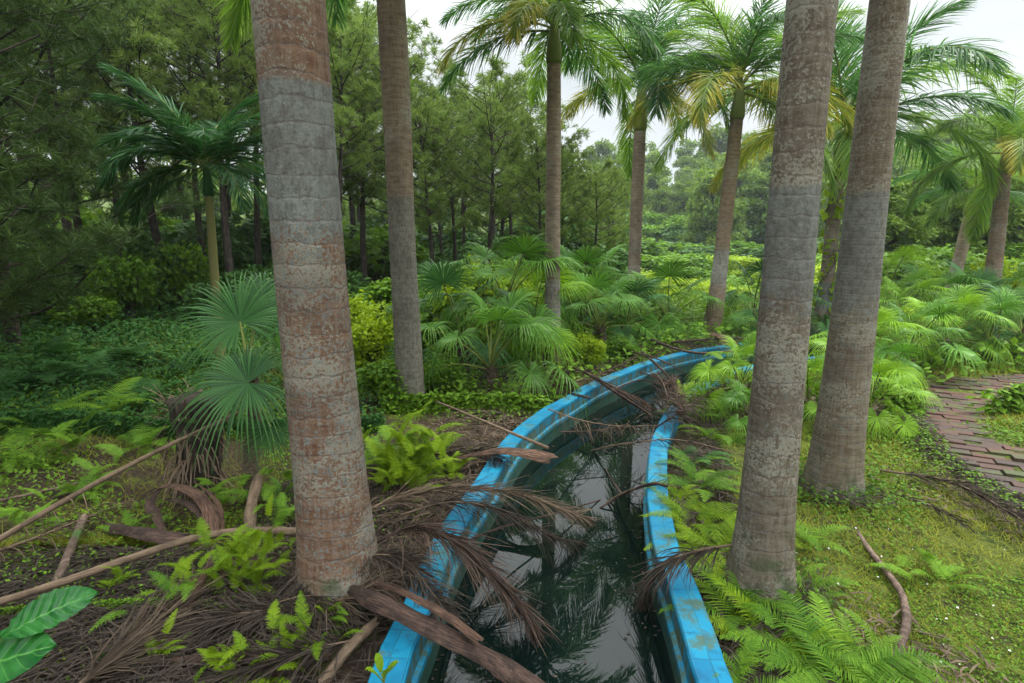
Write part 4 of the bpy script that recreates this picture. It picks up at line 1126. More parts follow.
# ------------------------------------------------------------------ ferns
FA = [fern_frond(0.5, 22, 0.105, R(a), R(b_)).mesh('frond', M['fern']) for a, b_ in ((65, 70), (45, 65), (80, 60))]
FAm = [fern_frond(0.5, 20, 0.105, R(a), R(b_)).mesh('frond', M['fern_mid']) for a, b_ in ((60, 75), (40, 60))]
FB = [fern_frond(0.75, 36, 0.17, R(a), R(b_), False, 0.0055).mesh('frond', M['fern']) for a, b_ in ((60, 85), (35, 60))]
FBm = [fern_frond(0.75, 36, 0.17, R(a), R(b_), False, 0.0055).mesh('frond', M['fern_mid']) for a, b_ in ((60, 85), (35, 60))]
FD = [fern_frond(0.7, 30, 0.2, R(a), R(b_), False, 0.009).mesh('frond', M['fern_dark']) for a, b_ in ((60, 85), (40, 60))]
FERNS = dict(a=FA, am=FAm, b=FB, bm=FBm, d=FD)
def fern(label, px, py, key, n, size, seed, azs=None, z=None, dead=0):
    random.seed(seed)
    p_ = gp(px, py, z or 0.0)
    o = thing('fern', label, 'fern', (p_[0], p_[1], hz(p_[0], p_[1]) if z is None else z), 0, 'ferns growing on the banks')
    for q in range(n):
        a = R(random.choice(azs)) + random.gauss(0, .25) if azs else q * 2.39996 + random.gauss(0, .3)
        sp_ = (0.28 if n > 25 else 0.13) * size if key in ('a', 'am') else 0.03
        link('frond', random.choice(FERNS[key]), o, (random.gauss(0, sp_), random.gauss(0, sp_), random.uniform(0, 1.0 if n > 60 else .5) * size * math.sqrt(random.random()) if key in ('a', 'am') and n > 8 else 0), (random.gauss(0, .15), random.gauss(0, .15), a), size * random.uniform(.7, 1.15))
    return o
for k, a in enumerate([
    ('tall lime fern clump at the foot of the slim brown and grey trunk', 410, 486, 'a', 120, 0.5, None),
    ('lime fern growing at the right edge of the tall lime clump', 445, 478, 'a', 40, 0.32, None),
    ('lime fern growing under the horizontal dry stalk beside the thick trunk', 248, 592, 'a', 70, 0.34, None),
    ('fern on the outer rim of the tall lime clump, touching the dry fronds', 385, 470, 'am', 12, 0.6, None),
    ('small bright fern standing upright at the bottom edge beside the red brown stalks', 230, 690, 'a', 16, 0.3, None),
    ('bright fern at the bottom edge below the end of the red brown stalks', 275, 676, 'a', 30, 0.33, None),
    ('low fern growing through the bundle of dry leaflets', 165, 634, 'am', 9, 0.42, None),
    ('spindly fern between the curled sheath and the dry stalk', 175, 600, 'a', 7, 0.4, None),
    ('big comb fern at the foot of the nearer twin trunk, hanging over the blue wall', 757, 640, 'b', 15, 0.55, None),
    ('comb fern arching in front of the nearer twin trunk', 722, 560, 'b', 13, 0.52, None),
    ('yellow green fern spilling over the blue wall in mid channel', 690, 528, 'b', 14, 0.50, None),
    ('mid green fern behind the yellow green one on the channel edge', 700, 495, 'bm', 12, 0.50, None),
    ('dark fern beside the narrow part of the blue wall', 695, 462, 'd', 9, 0.45, None),
    ('wide fern in the lower corner of the bank in front of the trunks', 830, 690, 'bm', 15, 0.6, None),
    ('fern between the big comb fern and the curved root', 800, 655, 'bm', 11, 0.45, None),
    ('fern climbing the shaded side of the nearer twin trunk', 742, 545, 'b', 8, 0.42, None),
    ('fern on the grass between the twin leaning trunks', 808, 545, 'bm', 8, 0.38, None),
    ('flat fern on the open grass next to the curved root', 935, 580, 'am', 8, 0.45, None),
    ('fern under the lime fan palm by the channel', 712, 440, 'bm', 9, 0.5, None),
    ('fern at the bottom edge between the blue wall and the fern corner', 745, 690, 'bm', 9, 0.42, None),
    ('lit fern in the middle of the shaded clearing', 108, 420, 'bm', 14, 0.85, None),
    ('lit fern at the left edge of the shaded clearing', 40, 432, 'bm', 12, 0.8, None),
    ('fern in front of the lit clearing ferns, near the long bare stalk', 62, 462, 'am', 12, 0.7, None),
    ('fern over the hidden part of the wall, left of the lime fan palm', 686, 422, 'am', 16, 0.55, None),
    ('fern hanging over the wall where it turns behind the lime fan palm', 704, 404, 'bm', 12, 0.5, None),
    ('fern on the wall beyond the lime fan palm', 724, 388, 'am', 16, 0.6, None),
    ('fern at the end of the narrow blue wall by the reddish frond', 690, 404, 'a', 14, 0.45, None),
    ('fern between the clearing ferns and the fibrous stump', 140, 445, 'bm', 10, 0.6, None),
    ('small fern on the log end beside the curled dry sheaths', 135, 538, 'am', 6, 0.4, None),
    ('small fern under the bluish fan palm', 275, 500, 'am', 11, 0.55, None),
    ('fern beside the grey brown stem of the bluish fan palm', 282, 530, 'am', 9, 0.45, None),
    ('tiny fern against the base of the thick mottled trunk', 368, 560, 'am', 6, 0.22, None),
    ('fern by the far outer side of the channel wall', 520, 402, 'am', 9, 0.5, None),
    ('fern growing at the brick path corner', 905, 410, 'am', 10, 0.5, None),
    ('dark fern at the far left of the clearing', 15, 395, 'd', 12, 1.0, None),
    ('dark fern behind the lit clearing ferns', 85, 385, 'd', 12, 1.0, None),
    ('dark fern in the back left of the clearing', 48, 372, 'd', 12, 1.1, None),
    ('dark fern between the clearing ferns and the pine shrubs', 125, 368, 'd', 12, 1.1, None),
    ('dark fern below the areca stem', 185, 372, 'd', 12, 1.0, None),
    ('mid green fern in front of the fibrous stump spikes', 172, 428, 'bm', 9, 0.6, None),
    ('mid green fern at the left edge under the long bare stalk', 12, 470, 'bm', 11, 0.7, None),
    ('fine fern on the mossy floor midway along the long bare stalk', 95, 492, 'am', 14, 0.5, None),
    ('fine fern at the left edge between the two long stalks', 25, 530, 'am', 14, 0.45, None),
    ('fine fern beside the curled sheaths', 228, 505, 'am', 14, 0.45, None),
    ('small lime fern between the smooth stalk and the broad corner leaves', 120, 600, 'a', 12, 0.25, None),
    ('small lime fern growing on the dry bundle at the bottom edge', 160, 668, 'a', 12, 0.25, None),
    ('small fern in the litter under the thick trunk', 330, 628, 'am', 12, 0.25, None),
    ('yellow green fern drooping over the narrow blue wall where the limp frond lies', 688, 552, 'b', 12, 0.42, None),
    ('lime fern leaning over the narrow blue wall in front of the mid green one', 676, 505, 'b', 11, 0.4, None),
    ('small bright fern on the narrow blue wall near its upper end', 684, 472, 'bm', 10, 0.38, None),
    ('comb fern filling the corner between wall and bank at the bottom edge', 735, 610, 'bm', 12, 0.48, None),
    ('comb fern on the right of the bottom fern corner', 868, 672, 'bm', 12, 0.42, None),
    ('mid green fern on the right foot of the nearer twin trunk', 800, 600, 'bm', 9, 0.36, None),
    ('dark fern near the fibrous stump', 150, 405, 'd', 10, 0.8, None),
]):
    lab, px, py, key, n, sz, azs = a
    fern(lab, px, py, key, n, sz, 200 + k, azs)

# ------------------------------------------------------------------ ground cover (nobody could count it)
def scatter(n, f, reg=None):
    """n points with y drawn denser near the camera, inside the visible wedge, outside channel and path"""
    out_ = np.zeros((0, 2))
    while len(out_) < n:
        Yr = 0.9 + (f[1] - 0.9) * rng.random(n * 2) ** f[2] if True else 0
        Yr = np.maximum(Yr, f[0])
        xr = rng.uniform(-1.1, 1.1, n * 2) * (Yr + 0.5)
        p_ = np.stack([xr, Yr], 1)
        ok = ~inpoly(p_[:, 0], p_[:, 1], out_poly)
        if reg is not None: ok &= reg(p_[:, 0], p_[:, 1])
        out_ = np.concatenate([out_, p_[ok]])
    return out_[:n]
def nz(x, y, s_, o=0.0):
    return 0.5 + 0.25 * (np.sin(x * s_ + 1.3 * np.sin(y * s_ * .7 + o)) + np.sin(y * s_ * 1.1 + 1.7 * np.sin(x * s_ * .6 + o * 2)))
right = lambda x, y: x > np.interp(y, [0, 3, 4.5, 7, 9], [0.6, 0.9, 1.3, 3.2, 5])
offpath = lambda x, y: ~inpoly(x + rng.normal(0, .07, x.shape), y + rng.normal(0, .07, x.shape), path_poly)
def blades(name, label, cat, pts, h, w, mt, lean=0.5, k=3, flat=0.0):
    g = G(); n = len(pts)
    z = H(pts[:, 0], pts[:, 1])
    p0 = np.stack([pts[:, 0], pts[:, 1], z - 0.005], 1)
    dist = np.hypot(pts[:, 0], pts[:, 1])
    sc_ = np.clip(dist / 4, 0.7, 3.0)
    a = rng.uniform(0, 2 * PI, n)
    d = np.stack([np.cos(a) * lean, np.sin(a) * lean, np.full(n, 1.0 - flat)], 1) + rng.normal(0, .15, (n, 3))
    d[:, 2] = np.abs(d[:, 2]); d = unit(d)
    hh = h * rng.uniform(0.4, 1.2, n) * sc_ ** 0.6
    u = np.linspace(0, 1, k)
    P_ = p0[:, None] + d[:, None] * (hh[:, None] * u)[..., None]
    P_[..., :2] += np.stack([np.cos(a), np.sin(a)], 1)[:, None] * (hh[:, None] * 0.5 * u ** 2)[..., None]
    P_[..., 2] = np.maximum(P_[..., 2], z[:, None] + 0.002)
    wdir = np.stack([-np.sin(a), np.cos(a), rng.normal(0, .3, n)], 1)
    ribbons(g, P_, wdir[:, None].repeat(k, 1), np.interp(u, [0, .4, 1], [.8, 1, .1])[None] * (w * sc_)[:, None])
    o = g.obj(name, mt); tag(o, label, cat, kind='stuff'); return o
blades('grass', 'short yellow green grass on the open bank between the trunks and the brick path', 'grass', scatter(60000, (0.9, 14, 1.5), lambda x, y: right(x, y) & offpath(x, y) & (nz(x, y, 2.3) + rng.random(x.shape) * .5 > 0.45)), 0.05, 0.0022, M['grass'], 0.7)
blades('grass', 'sparse yellowish grass on the shaded clearing floor', 'grass', scatter(30000, (2.8, 16, 1.3), lambda x, y: ~right(x, y) & (x < -0.8) & (nz(x, y, 1.7, 1) + rng.random(x.shape) * .4 > 0.5)), 0.07, 0.0022, M['grass'], 0.8)
def weeds(name, label, pts, size, mt, zr=0.06, asp=0.4):
    g = G()
    z = H(pts[:, 0], pts[:, 1])
    dist = np.hypot(pts[:, 0], pts[:, 1])
    P = np.stack([pts[:, 0], pts[:, 1], z + rng.uniform(0.002, zr, len(pts)) * np.clip(dist / 4, .6, 3)], 1)
    sc_ = np.clip(dist / 4, 0.7, 2.6)
    leaves_at(g, P, size * sc_, updir=0.75, asp=asp)
    o = g.obj(name, mt); tag(o, label, 'ground cover', kind='stuff'); return o
clump = lambda s_, o_, th: (lambda x, y: nz(x, y, s_, o_) + rng.random(x.shape) * .25 > th)
def both(*fs): return lambda x, y: np.logical_and.reduce([f(x, y) for f in fs])
weeds('undergrowth', 'small leaved weeds spread over the grassy bank', scatter(42000, (0.9, 14, 1.4), both(right, offpath, clump(3.1, 2, 0.62))), 0.019, M['weed'], 0.04)
weeds('undergrowth', 'low leafy weeds between the pine wood and the channel', scatter(42000, (2.2, 14, 1.3), both(lambda x, y: ~right(x, y), clump(2.4, 5, 0.62))), 0.024, M['weed'], 0.09)
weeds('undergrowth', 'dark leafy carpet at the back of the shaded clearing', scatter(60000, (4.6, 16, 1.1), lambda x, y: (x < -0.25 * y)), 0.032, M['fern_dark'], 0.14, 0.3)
weeds('undergrowth', 'bright leafy carpet round the fan palms beyond the bend', scatter(30000, (5.2, 24, 1.2), both(lambda x, y: x > -0.25 * y, offpath)), 0.05, M['leafy'], 0.16, 0.35)

weeds('undergrowth', 'bright small weeds sprouting through the dry leaflets of the near bank', scatter(2600, (1.0, 3.2, 1.1), lambda x, y: (x < -0.35) & (nz(x, y, 6, 4) > .72)), .022, M['leafy_lime'], .07)
pe_ = np.array([gp(*q_)[:2] for q_ in [(905, 396), (915, 428), (940, 455), (975, 478), (1010, 497), (1060, 520)]])
pe_ = spline([(*q_, 0) for q_ in pe_], 60)[:, :2]
pe_pts = pe_[rng.integers(0, 60, 1800)] + rng.normal(0, .07, (1800, 2))
# dry leaf litter
def litter(name, label, pts, ln, w, mt, az=None, spread=3.2, zt=0.06, k=4):
    g = G(); n = len(pts)
    a = rng.uniform(0, 2 * PI, n) if az is None else az + rng.normal(0, spread, n)
    z = H(pts[:, 0], pts[:, 1]) + rng.uniform(0, zt, n)
    L = ln * rng.uniform(.4, 1.2, n)
    u = np.linspace(-.5, .5, k)
    cv = rng.normal(0, 0.35, n)
    P = np.zeros((n, k, 3))
    aa = a[:, None] + cv[:, None] * u
    P[..., 0] = pts[:, 0, None] + np.cos(aa) * L[:, None] * u
    P[..., 1] = pts[:, 1, None] + np.sin(aa) * L[:, None] * u
    P[..., 2] = z[:, None] + rng.normal(0, .12, n)[:, None] * L[:, None] * u - 0.25 * L[:, None] * u ** 2 + 0.01
    wd_ = np.stack([-np.sin(a), np.cos(a), rng.normal(0, .5, n)], 1)
    ribbons(g, P, wd_[:, None].repeat(k, 1), (np.array([.4, 1, .9, .15]) * w)[None].repeat(n, 0))
    o = g.obj(name, mt); tag(o, label, 'leaf litter', kind='stuff'); return o
nearleft = lambda x, y: (x < -0.1) & (y < 2.7 + 1.6 * (x > -1.6)) & (nz(x, y, 3, 3) + rng.random(x.shape) * .5 > .45)
litter('leaf_litter', 'matted dry palm leaflets under the fallen fronds on the near bank', scatter(16000, (0.9, 4.4, 1.2), nearleft), 0.24, 0.003, M['dead'], 0.5, 0.8)
litter('leaf_litter', 'dry brown leaflets scattered along the outer side of the channel', scatter(9000, (2.5, 9, 1.1), lambda x, y: (x > -1.0 + .35 * (y - 4)) & ~right(x, y)), 0.22, 0.0045, M['dead_grey'])
litter('leaf_litter', 'dry leaflets beside the wall under the bank ferns', scatter(5000, (0.9, 7.5, 1.1), lambda x, y: right(x, y) & (x < np.interp(y, [0, 3, 4.5, 7, 9], [0.6, 0.9, 1.3, 3.2, 5]) + .5)), 0.2, 0.004, M['dead'])
litter('leaf_litter', 'dry brown bits lying in the bank grass', scatter(7000, (0.9, 10, 1.3), both(right, offpath, clump(2.0, 8, .75))), 0.09, 0.004, M['dead_grey'], zt=.03)

exec_marker = 0
# ------------------------------------------------------------------ fallen fronds, sheaths and stalks
def spine(px_list, n=24):
    return spline([gp(a, b_, z) for a, b_, z in px_list], n)
def dead_frond(name, label, path, cat='dead frond', group='fallen dry palm fronds', ll=0.3, n=70, lw=0.004, side=(-1, 1), rr=0.009, mt='dead', hang=1.0, fwd=0.5, keep=0.9, bare=0.1, up0=0.15, out=0.5, mr='stick', floor=None, k=6, r1=0.3):
    """a dry frond along the world-space path with limp leaflets"""
    o = thing(name, label, cat, path[0], 0, group)
    P = path - path[0]
    g = G(); K = len(P)
    tube(g, P, np.linspace(rr, rr * r1, K), 7, noise=0.04); g.obj('rachis', M[mr], o, smooth=True)
    g = G(); T = unit(np.gradient(P, axis=0)); tl = np.linspace(0, 1, K)
    for s_ in side:
        n2_ = int(n * 2.0) if n > 60 else n; ts = np.linspace(bare, .99, n2_) + rng.normal(0, .008, n2_); ts = np.clip(ts[rng.random(n2_) < keep], 0, 1); q = len(ts)
        p0 = np.stack([np.interp(ts, tl, P[:, c]) for c in range(3)], 1)
        T0 = unit(np.stack([np.interp(ts, tl, T[:, c]) for c in range(3)], 1))
        Sd = unit(np.cross(T0, np.array([0, 0, 1.0])))
        d = unit(T0 * fwd + s_ * Sd * out + np.array([0, 0, up0]) + rng.normal(0, .22, (q, 3)))
        L = ll * rng.uniform(.5, 1.15, q) * np.interp(ts, [0, .3, .8, 1], [.8, 1, .8, .4])
        pts = np.zeros((q, k, 3)); pts[:, 0] = p0
        hg = hang * rng.uniform(.5, 1.6, q); curl = rng.normal(0, .35, (q, 3))
        for j_ in range(1, k):
            f_ = j_ / (k - 1)
            dd = unit(d + np.array([0, 0, -1.0]) * (hg * f_)[:, None] + curl * f_)
            pts[:, j_] = pts[:, j_ - 1] + dd * (L / (k - 1))[:, None]
        zmin = (H(pts[..., 0] + path[0][0], pts[..., 1] + path[0][1]) + 0.01) if floor is None else np.full(pts.shape[:2], floor)
        inch = inpoly(pts[..., 0] + path[0][0], pts[..., 1] + path[0][1], mid_poly)
        zmin = np.where(inch, WATER - 0.04, np.maximum(zmin, 0.0)) - path[0][2]
        pts[..., 2] = np.maximum(pts[..., 2], zmin + rng.uniform(0, .02, (q, 1)))
        w = np.cross(unit(np.gradient(pts, axis=1)), rng.normal(0, 1, (q, 1, 3)))
        ribbons(g, pts, w, np.interp(np.linspace(0, 1, k), [0, .3, 1], [.6, 1, .15])[None] * (0.72 * lw * rng.uniform(.6, 1.3, q))[:, None])
    g.obj('leaflets', M[mt], o)
    return o
GF = 'fallen dry palm fronds'
# long bare stalk leaning from the left edge up to the stump
a0_, a1_ = gp(-60, 575, 0.12), at(245, 410, 3.35)
dead_frond('fallen_frond', 'long straight bare stalk slanting from the left edge to the fan palm', np.array([a0_ + (a1_ - a0_) * q + np.array([0, 0, 0.04 * math.sin(q * PI)]) for q in np.linspace(0, 1, 24)]), ll=0.16, n=26, side=(1,), rr=0.017, mt='dead_grey', hang=2.5, fwd=.2, keep=.8, out=.2, up0=0, r1=.65)
dead_frond('fallen_frond', 'smooth red brown stalk curving from the left edge to behind the thick trunk', spine([(-60, 620, .12), (60, 583, .14), (140, 555, .16), (200, 537, .19), (250, 531, .2), (300, 532, .2)]), ll=.2, n=14, side=(1,), rr=0.017, mt='dead', hang=1.5, keep=.7, r1=1.35, mr='stick')
# large dark frond arching over the wall into the water
dead_frond('fallen_frond', 'dark dry frond arching from the thick trunk over the wall towards the water', spine([(372, 545, .18), (410, 528, .30), (450, 540, .32), (490, 573, .18), (520, 605, .0), (537, 635, -.2)]), ll=.36, n=130, side=(-1, 1), rr=.008, mt='dead_red', hang=.7, fwd=1.2, out=.28, lw=.0042, mr='boot_dark')
dead_frond('fallen_frond', 'matted dry frond lying across the wall just above the dark arching one', spine([(345, 520, .12), (400, 497, .2), (450, 490, .24), (510, 492, .16), (560, 508, .02), (592, 522, -.16)]), ll=.34, n=130, rr=.007, mt='dead_grey', hang=.5, fwd=1.3, out=.22, lw=.0036)
dead_frond('fallen_frond', 'dry frond dipping a spray of thin leaflets to the water in mid channel', spine([(400, 515, .2), (450, 502, .26), (500, 510, .18), (550, 535, .0), (590, 545, -.22)]), ll=.3, n=100, rr=.006, mt='dead', hang=.9, fwd=1.0, out=.3, lw=.0034)
dead_frond('fallen_frond', 'tangle of dry leaflets at the right foot of the thick trunk', spine([(330, 560, .1), (370, 555, .2), (405, 560, .18), (430, 590, .12), (445, 610, .1)]), ll=.3, n=110, rr=.007, mt='dead', hang=1.0, fwd=.7, out=.5)
dead_frond('fallen_frond', 'comb shaped dry frond hanging its leaflets into the water at the channel bend', spine([(548, 409, .18), (580, 420, .1), (620, 426, .06), (660, 425, .12)]), ll=.26, n=56, side=(1, -1), rr=.007, mt='dead_grey', hang=2.2, fwd=.15, out=.12, up0=0, lw=.004)
dead_frond('fallen_frond', 'dry branchlike frond reaching across the water to the narrow blue wall', spine([(588, 452, -.22), (610, 446, -.05), (640, 442, .1), (680, 440, .16), (745, 455, .1)]), ll=.22, n=50, rr=.009, mt='dead', hang=1.0, fwd=.8)
dead_frond('fallen_frond', 'forked dry frond lying with its tip in the water beside the narrow blue wall', spine([(600, 507, -.25), (625, 492, -.05), (655, 485, .13), (680, 487, .12)]), ll=.18, n=22, rr=.008, mt='dead', hang=.6, keep=.6)
dead_frond('fallen_frond', 'dark limp frond drooping over the blue wall under the ferns', spine([(735, 545, .2), (700, 550, .25), (668, 562, .2), (648, 585, .0), (642, 610, -.2)]), ll=.26, n=100, rr=.007, mt='dead', hang=1.1, fwd=1.0, out=.35)
dead_frond('fallen_frond', 'reddish dry frond standing up at the end of the narrow blue wall', spine([(668, 425, .05), (668, 405, .22), (664, 385, .36), (655, 372, .40)], 16), ll=.24, n=60, rr=.006, mt='dead_red', hang=.35, fwd=.9, out=.8)
dead_frond('fallen_frond', 'dark dry frond heaped where the narrow blue wall vanishes under plants', spine([(655, 428, .1), (680, 412, .25), (705, 395, .25), (740, 378, .18)]), ll=.3, n=110, rr=.009, mt='dead', hang=1.2, fwd=.7, out=.6, mr='boot_dark')
dead_frond('fallen_frond', 'rusty dry frond on top of the heap at the vanishing wall', spine([(690, 425, .15), (680, 405, .3), (675, 390, .32), (672, 374, .1)]), ll=.26, n=90, rr=.008, mt='dead_red', hang=.8, fwd=.8, out=.6, mr='boot_dark')
dead_frond('fallen_frond', 'dry frond bridging the channel at the far bend', spine([(570, 366, .15), (610, 385, .2), (650, 412, -.1)]), ll=.25, n=36, rr=.014, mt='dead_red', hang=1.0, keep=.6, mr='boot_dark')
dead_frond('fallen_frond', 'second dry frond crossing the far bend beyond the first', spine([(625, 350, .2), (665, 362, .22), (700, 385, -.2)]), ll=.25, n=36, rr=.014, mt='dead', hang=1.0, keep=.6, mr='boot_dark')
dead_frond('fallen_frond', 'dry frond lying along the outside of the wall at the bend', spine([(500, 400, .1), (540, 388, .12), (590, 378, .12), (640, 355, .15)]), ll=.35, n=70, rr=.012, mt='dead_grey', hang=.8, mr='boot_dark')
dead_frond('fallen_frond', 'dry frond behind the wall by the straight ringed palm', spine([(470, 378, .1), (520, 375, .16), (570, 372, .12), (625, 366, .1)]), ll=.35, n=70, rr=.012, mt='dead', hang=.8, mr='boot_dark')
dead_frond('fallen_frond', 'dark dry frond heaped on the far end of the wall', spine([(655, 344, .15), (690, 341, .25), (735, 338, .25), (790, 342, .15)]), ll=.4, n=90, rr=.02, mt='dead', hang=.9, mr='boot_dark')
dead_frond('fallen_frond', 'dark dry frond lying beside the brick path edge', spine([(880, 470, .04), (950, 482, .06), (1010, 512, .06), (1060, 540, .05)]), ll=.3, n=90, rr=.009, mt='dead', hang=.5, fwd=1.2, out=.3)
dead_frond('fallen_frond', 'short dark dry frond half sunk in the bank grass', spine([(890, 492, .03), (930, 505, .04), (970, 528, .04)]), ll=.18, n=50, rr=.007, mt='dead', hang=.5, fwd=1.2, out=.2)
dead_frond('fallen_frond', 'bundle of grey dry leaflets spreading at the lower left behind the broad green leaves', spine([(60, 700, .08), (110, 660, .12), (160, 620, .12), (215, 565, .10)]), ll=.36, n=130, rr=.009, mt='dead_grey', hang=.5, fwd=1.0, out=.35, lw=.0045)
dead_frond('fallen_frond', 'brown dry frond below the smooth red brown stalk', spine([(330, 600, .06), (270, 610, .1), (200, 620, .1), (120, 640, .08)]), ll=.3, n=130, rr=.008, mt='dead', hang=.5, fwd=.8, out=.5)
dead_frond('fallen_frond', 'dark dry frond under the bright fern at the bottom edge', spine([(360, 640, .06), (310, 650, .1), (240, 670, .1), (160, 700, .08)]), ll=.3, n=120, rr=.008, mt='dead', hang=.5, fwd=.8, out=.5)
dead_frond('fallen_frond', 'dry frond lying between the tall lime fern clump and the wall', spine([(380, 460, .06), (430, 455, .12), (480, 450, .12), (500, 462, .13)]), ll=.3, n=80, rr=.007, mt='dead', hang=.5, fwd=.9, out=.4)
dead_frond('fallen_frond', 'dry frond lying at the corner of the left edge below the long bare stalk', spine([(-30, 560, .05), (30, 540, .1), (80, 520, .1), (130, 500, .05)]), ll=.25, n=60, rr=.010, mt='dead_grey', hang=1, fwd=.4, out=.5)
dead_frond('fallen_frond', 'dry frond floating across the water just short of the narrow wall end', spine([(560, 432, .12), (600, 430, -.1), (640, 420, -.2), (672, 405, .1)]), ll=.26, n=70, rr=.008, mt='dead', hang=1.0, fwd=.6, out=.6, mr='boot_dark')
dead_frond('fallen_frond', 'broken dry frond hanging from the outer wall into the bend water', spine([(590, 375, .14), (615, 388, .12), (640, 400, -.12), (652, 410, -.18)]), ll=.28, n=80, rr=.009, mt='dead_red', hang=1.3, fwd=.6, out=.5, mr='boot_dark')
dead_frond('fallen_frond', 'dark dry frond sunk in the far water of the bend', spine([(640, 372, .14), (665, 380, -.1), (690, 388, -.2), (715, 380, .1)]), ll=.3, n=80, rr=.010, mt='dead', hang=1.0, fwd=.6, out=.6, mr='boot_dark')
dead_frond('fallen_frond', 'dark twisted frond under the pile at the right foot of the thick trunk', spine([(300, 605, .04), (345, 598, .1), (395, 570, .14), (425, 545, .12)]), ll=.3, n=110, rr=.007, mt='dead_grey', hang=.9, fwd=.8, out=.6)
dead_frond('fallen_frond', 'grey frond matted against the left foot of the thick trunk', spine([(225, 612, .05), (265, 606, .1), (305, 596, .12), (345, 600, .08)]), ll=.28, n=100, rr=.007, mt='dead', hang=.8, fwd=.7, out=.7)
fl_ = []
while len(fl_) < 240:
    kk = rng.integers(80, 300); w_ = rng.random() ** 2 * (1 if rng.random() < .3 else .25)
    side_ = rng.random() < .5
    a_ = (Lc[kk] - LN[kk] * (.02 + w_)) if side_ else (Rc[min(kk, len(Rc) - 1)] - RN[min(kk, len(Rc) - 1)] * (.02 + w_))
    fl_.append(a_)
fl_ = np.array(fl_)
g = G(); leaves_at(g, np.concatenate([fl_, np.full((len(fl_), 1), WATER + .004)], 1), .022, updir=.995, asp=.3, fold=0)
V_ = [v_ for v_ in g.V]; V_[0][:, 2] = WATER + .003 + (V_[0][:, 2] - V_[0][:, 2].min()) * .05
tag(g.obj('floating_leaves', M['dead']), 'tiny dry leaf bits floating on the dark water along the walls', 'leaf litter', kind='stuff')
litter('leaf_litter', 'dark dry bits lining the near edge of the brick path', pe_pts, .16, .004, M['dead'], zt=.04)
weeds('undergrowth', 'moss and small weeds creeping over the near edge of the brick path', pe_[rng.integers(0, 60, 1500)] + rng.normal(0, .06, (1500, 2)), .022, M['weed'], .05)
def foot_ring(c, r0, r1, n): 
    a = rng.uniform(0, 2 * PI, n); r = rng.uniform(r0, r1, n)
    return np.stack([c[0] + r * np.cos(a), c[1] + r * np.sin(a)], 1)
litter('leaf_litter', 'dry bits piled against the foot of the thick mottled trunk', foot_ring(pA, .21, .38, 700), .16, .003, M['dead'], zt=.10)
litter('leaf_litter', 'dry bits piled against the feet of the twin leaning trunks', np.concatenate([foot_ring(pF, .15, .3, 400), foot_ring(pG, .17, .34, 400)]), .13, .003, M['dead'], zt=.07)
weeds('undergrowth', 'weeds crowding the feet of the twin leaning trunks', np.concatenate([foot_ring(pF, .17, .42, 700), foot_ring(pG, .19, .5, 900)]), .03, M['weed'], .14)
weeds('undergrowth', 'small weeds round the foot of the thick mottled trunk', foot_ring(pA, .22, .5, 500), .026, M['weed'], .10)
# open palm-leaf sheaths: curved troughs that taper
def sheath(label, path, w0, w1, mt='boot', curl=1.3, thick=0.008, name='dry_sheath', cat='palm sheath', roll=0.0, prof=None, group='dry sheaths of fallen fronds'):
    P = path; K = len(P); g = G()
    o_ = path[0]
    T = unit(np.gradient(P, axis=0)); A = unit(np.cross(T, [0, 0, 1.0])); B = np.cross(A, T)
    n = 13; ph = np.linspace(-curl, curl, n)
    u = np.linspace(0, 1, K)
    w = np.interp(u, [0, 1], [w0, w1]) if prof is None else np.interp(u, prof[0], prof[1])
    w = w * (1 + 0.07 * np.sin(u * 17) )
    for lay in (0, 1):
        rr_ = w[:, None] * (1 - 0.0) - lay * thick
        rr_ = rr_ * (1 + 0.05 * np.sin(3 * ph[None] + 6 * u[:, None]))
        ang = ph[None] * (1 - 0.15 * np.sin(u * 5)[:, None]) + roll
        V = P[:, None] + A[:, None] * (np.sin(ang) * rr_)[..., None] + B[:, None] * ((np.cos(ang) * rr_ - w[:, None] * 0.5))[..., None]
        V += rng.normal(0, 0.0012, V.shape)
        rag = 0.035 * np.sin(ph * 4.3 + w0 * 90) + 0.02 * np.sin(ph * 11)
        V[0] += T[0] * rag[:, None] * w0 * 14; V[-1] += T[-1] * rag[::-1, None] * w1 * 14
        Lc_ = np.concatenate([[0], np.cumsum(np.linalg.norm(np.diff(P, axis=0), axis=1))])
        uvs = np.stack([np.broadcast_to(ph[None] / 6, (K, n)), np.broadcast_to(Lc_[:, None] * 2.0, (K, n))], -1).reshape(-1, 2)
        i = np.arange(K - 1)[:, None] * n; j = np.arange(n - 1)[None]
        Q = np.stack([i + j, i + j + 1, i + n + j + 1, i + n + j], -1).reshape(-1, 4)
        g.add((V - o_).reshape(-1, 3), Q if lay == 0 else Q[:, ::-1], uv=uvs)
    return tag(g.obj(name, M[mt], None, o_, smooth=True), label, cat, group)
sheath('thick dark brown stalk base lying over the blue wall towards the bottom edge', spine([(352, 588, .12), (400, 612, .2), (450, 638, .12), (500, 664, -.05), (560, 700, -.24)], 30), .05, .06, 'boot_dark', 1.35, .012, name='stalk_base', prof=([0, .15, .5, .8, 1], [.03, .058, .05, .062, .05]))
sheath('broken stalk base on top of the thick dark one, beside the thick trunk', spine([(378, 583, .16), (410, 596, .25), (450, 618, .2), (480, 640, .1)], 20),   .02, .025, 'boot', 1.2, .008, name='stalk_base')
o = thing('dry_sheath', 'red brown sheath with a pale pointed stalk, balanced on the blue wall over the water', 'palm sheath', (0, 0, 0), 0, 'dry sheaths of fallen fronds')
q_ = spine([(446, 462, .12), (475, 455, .17), (505, 452, .19), (535, 455, .19), (552, 458, .17)], 24)
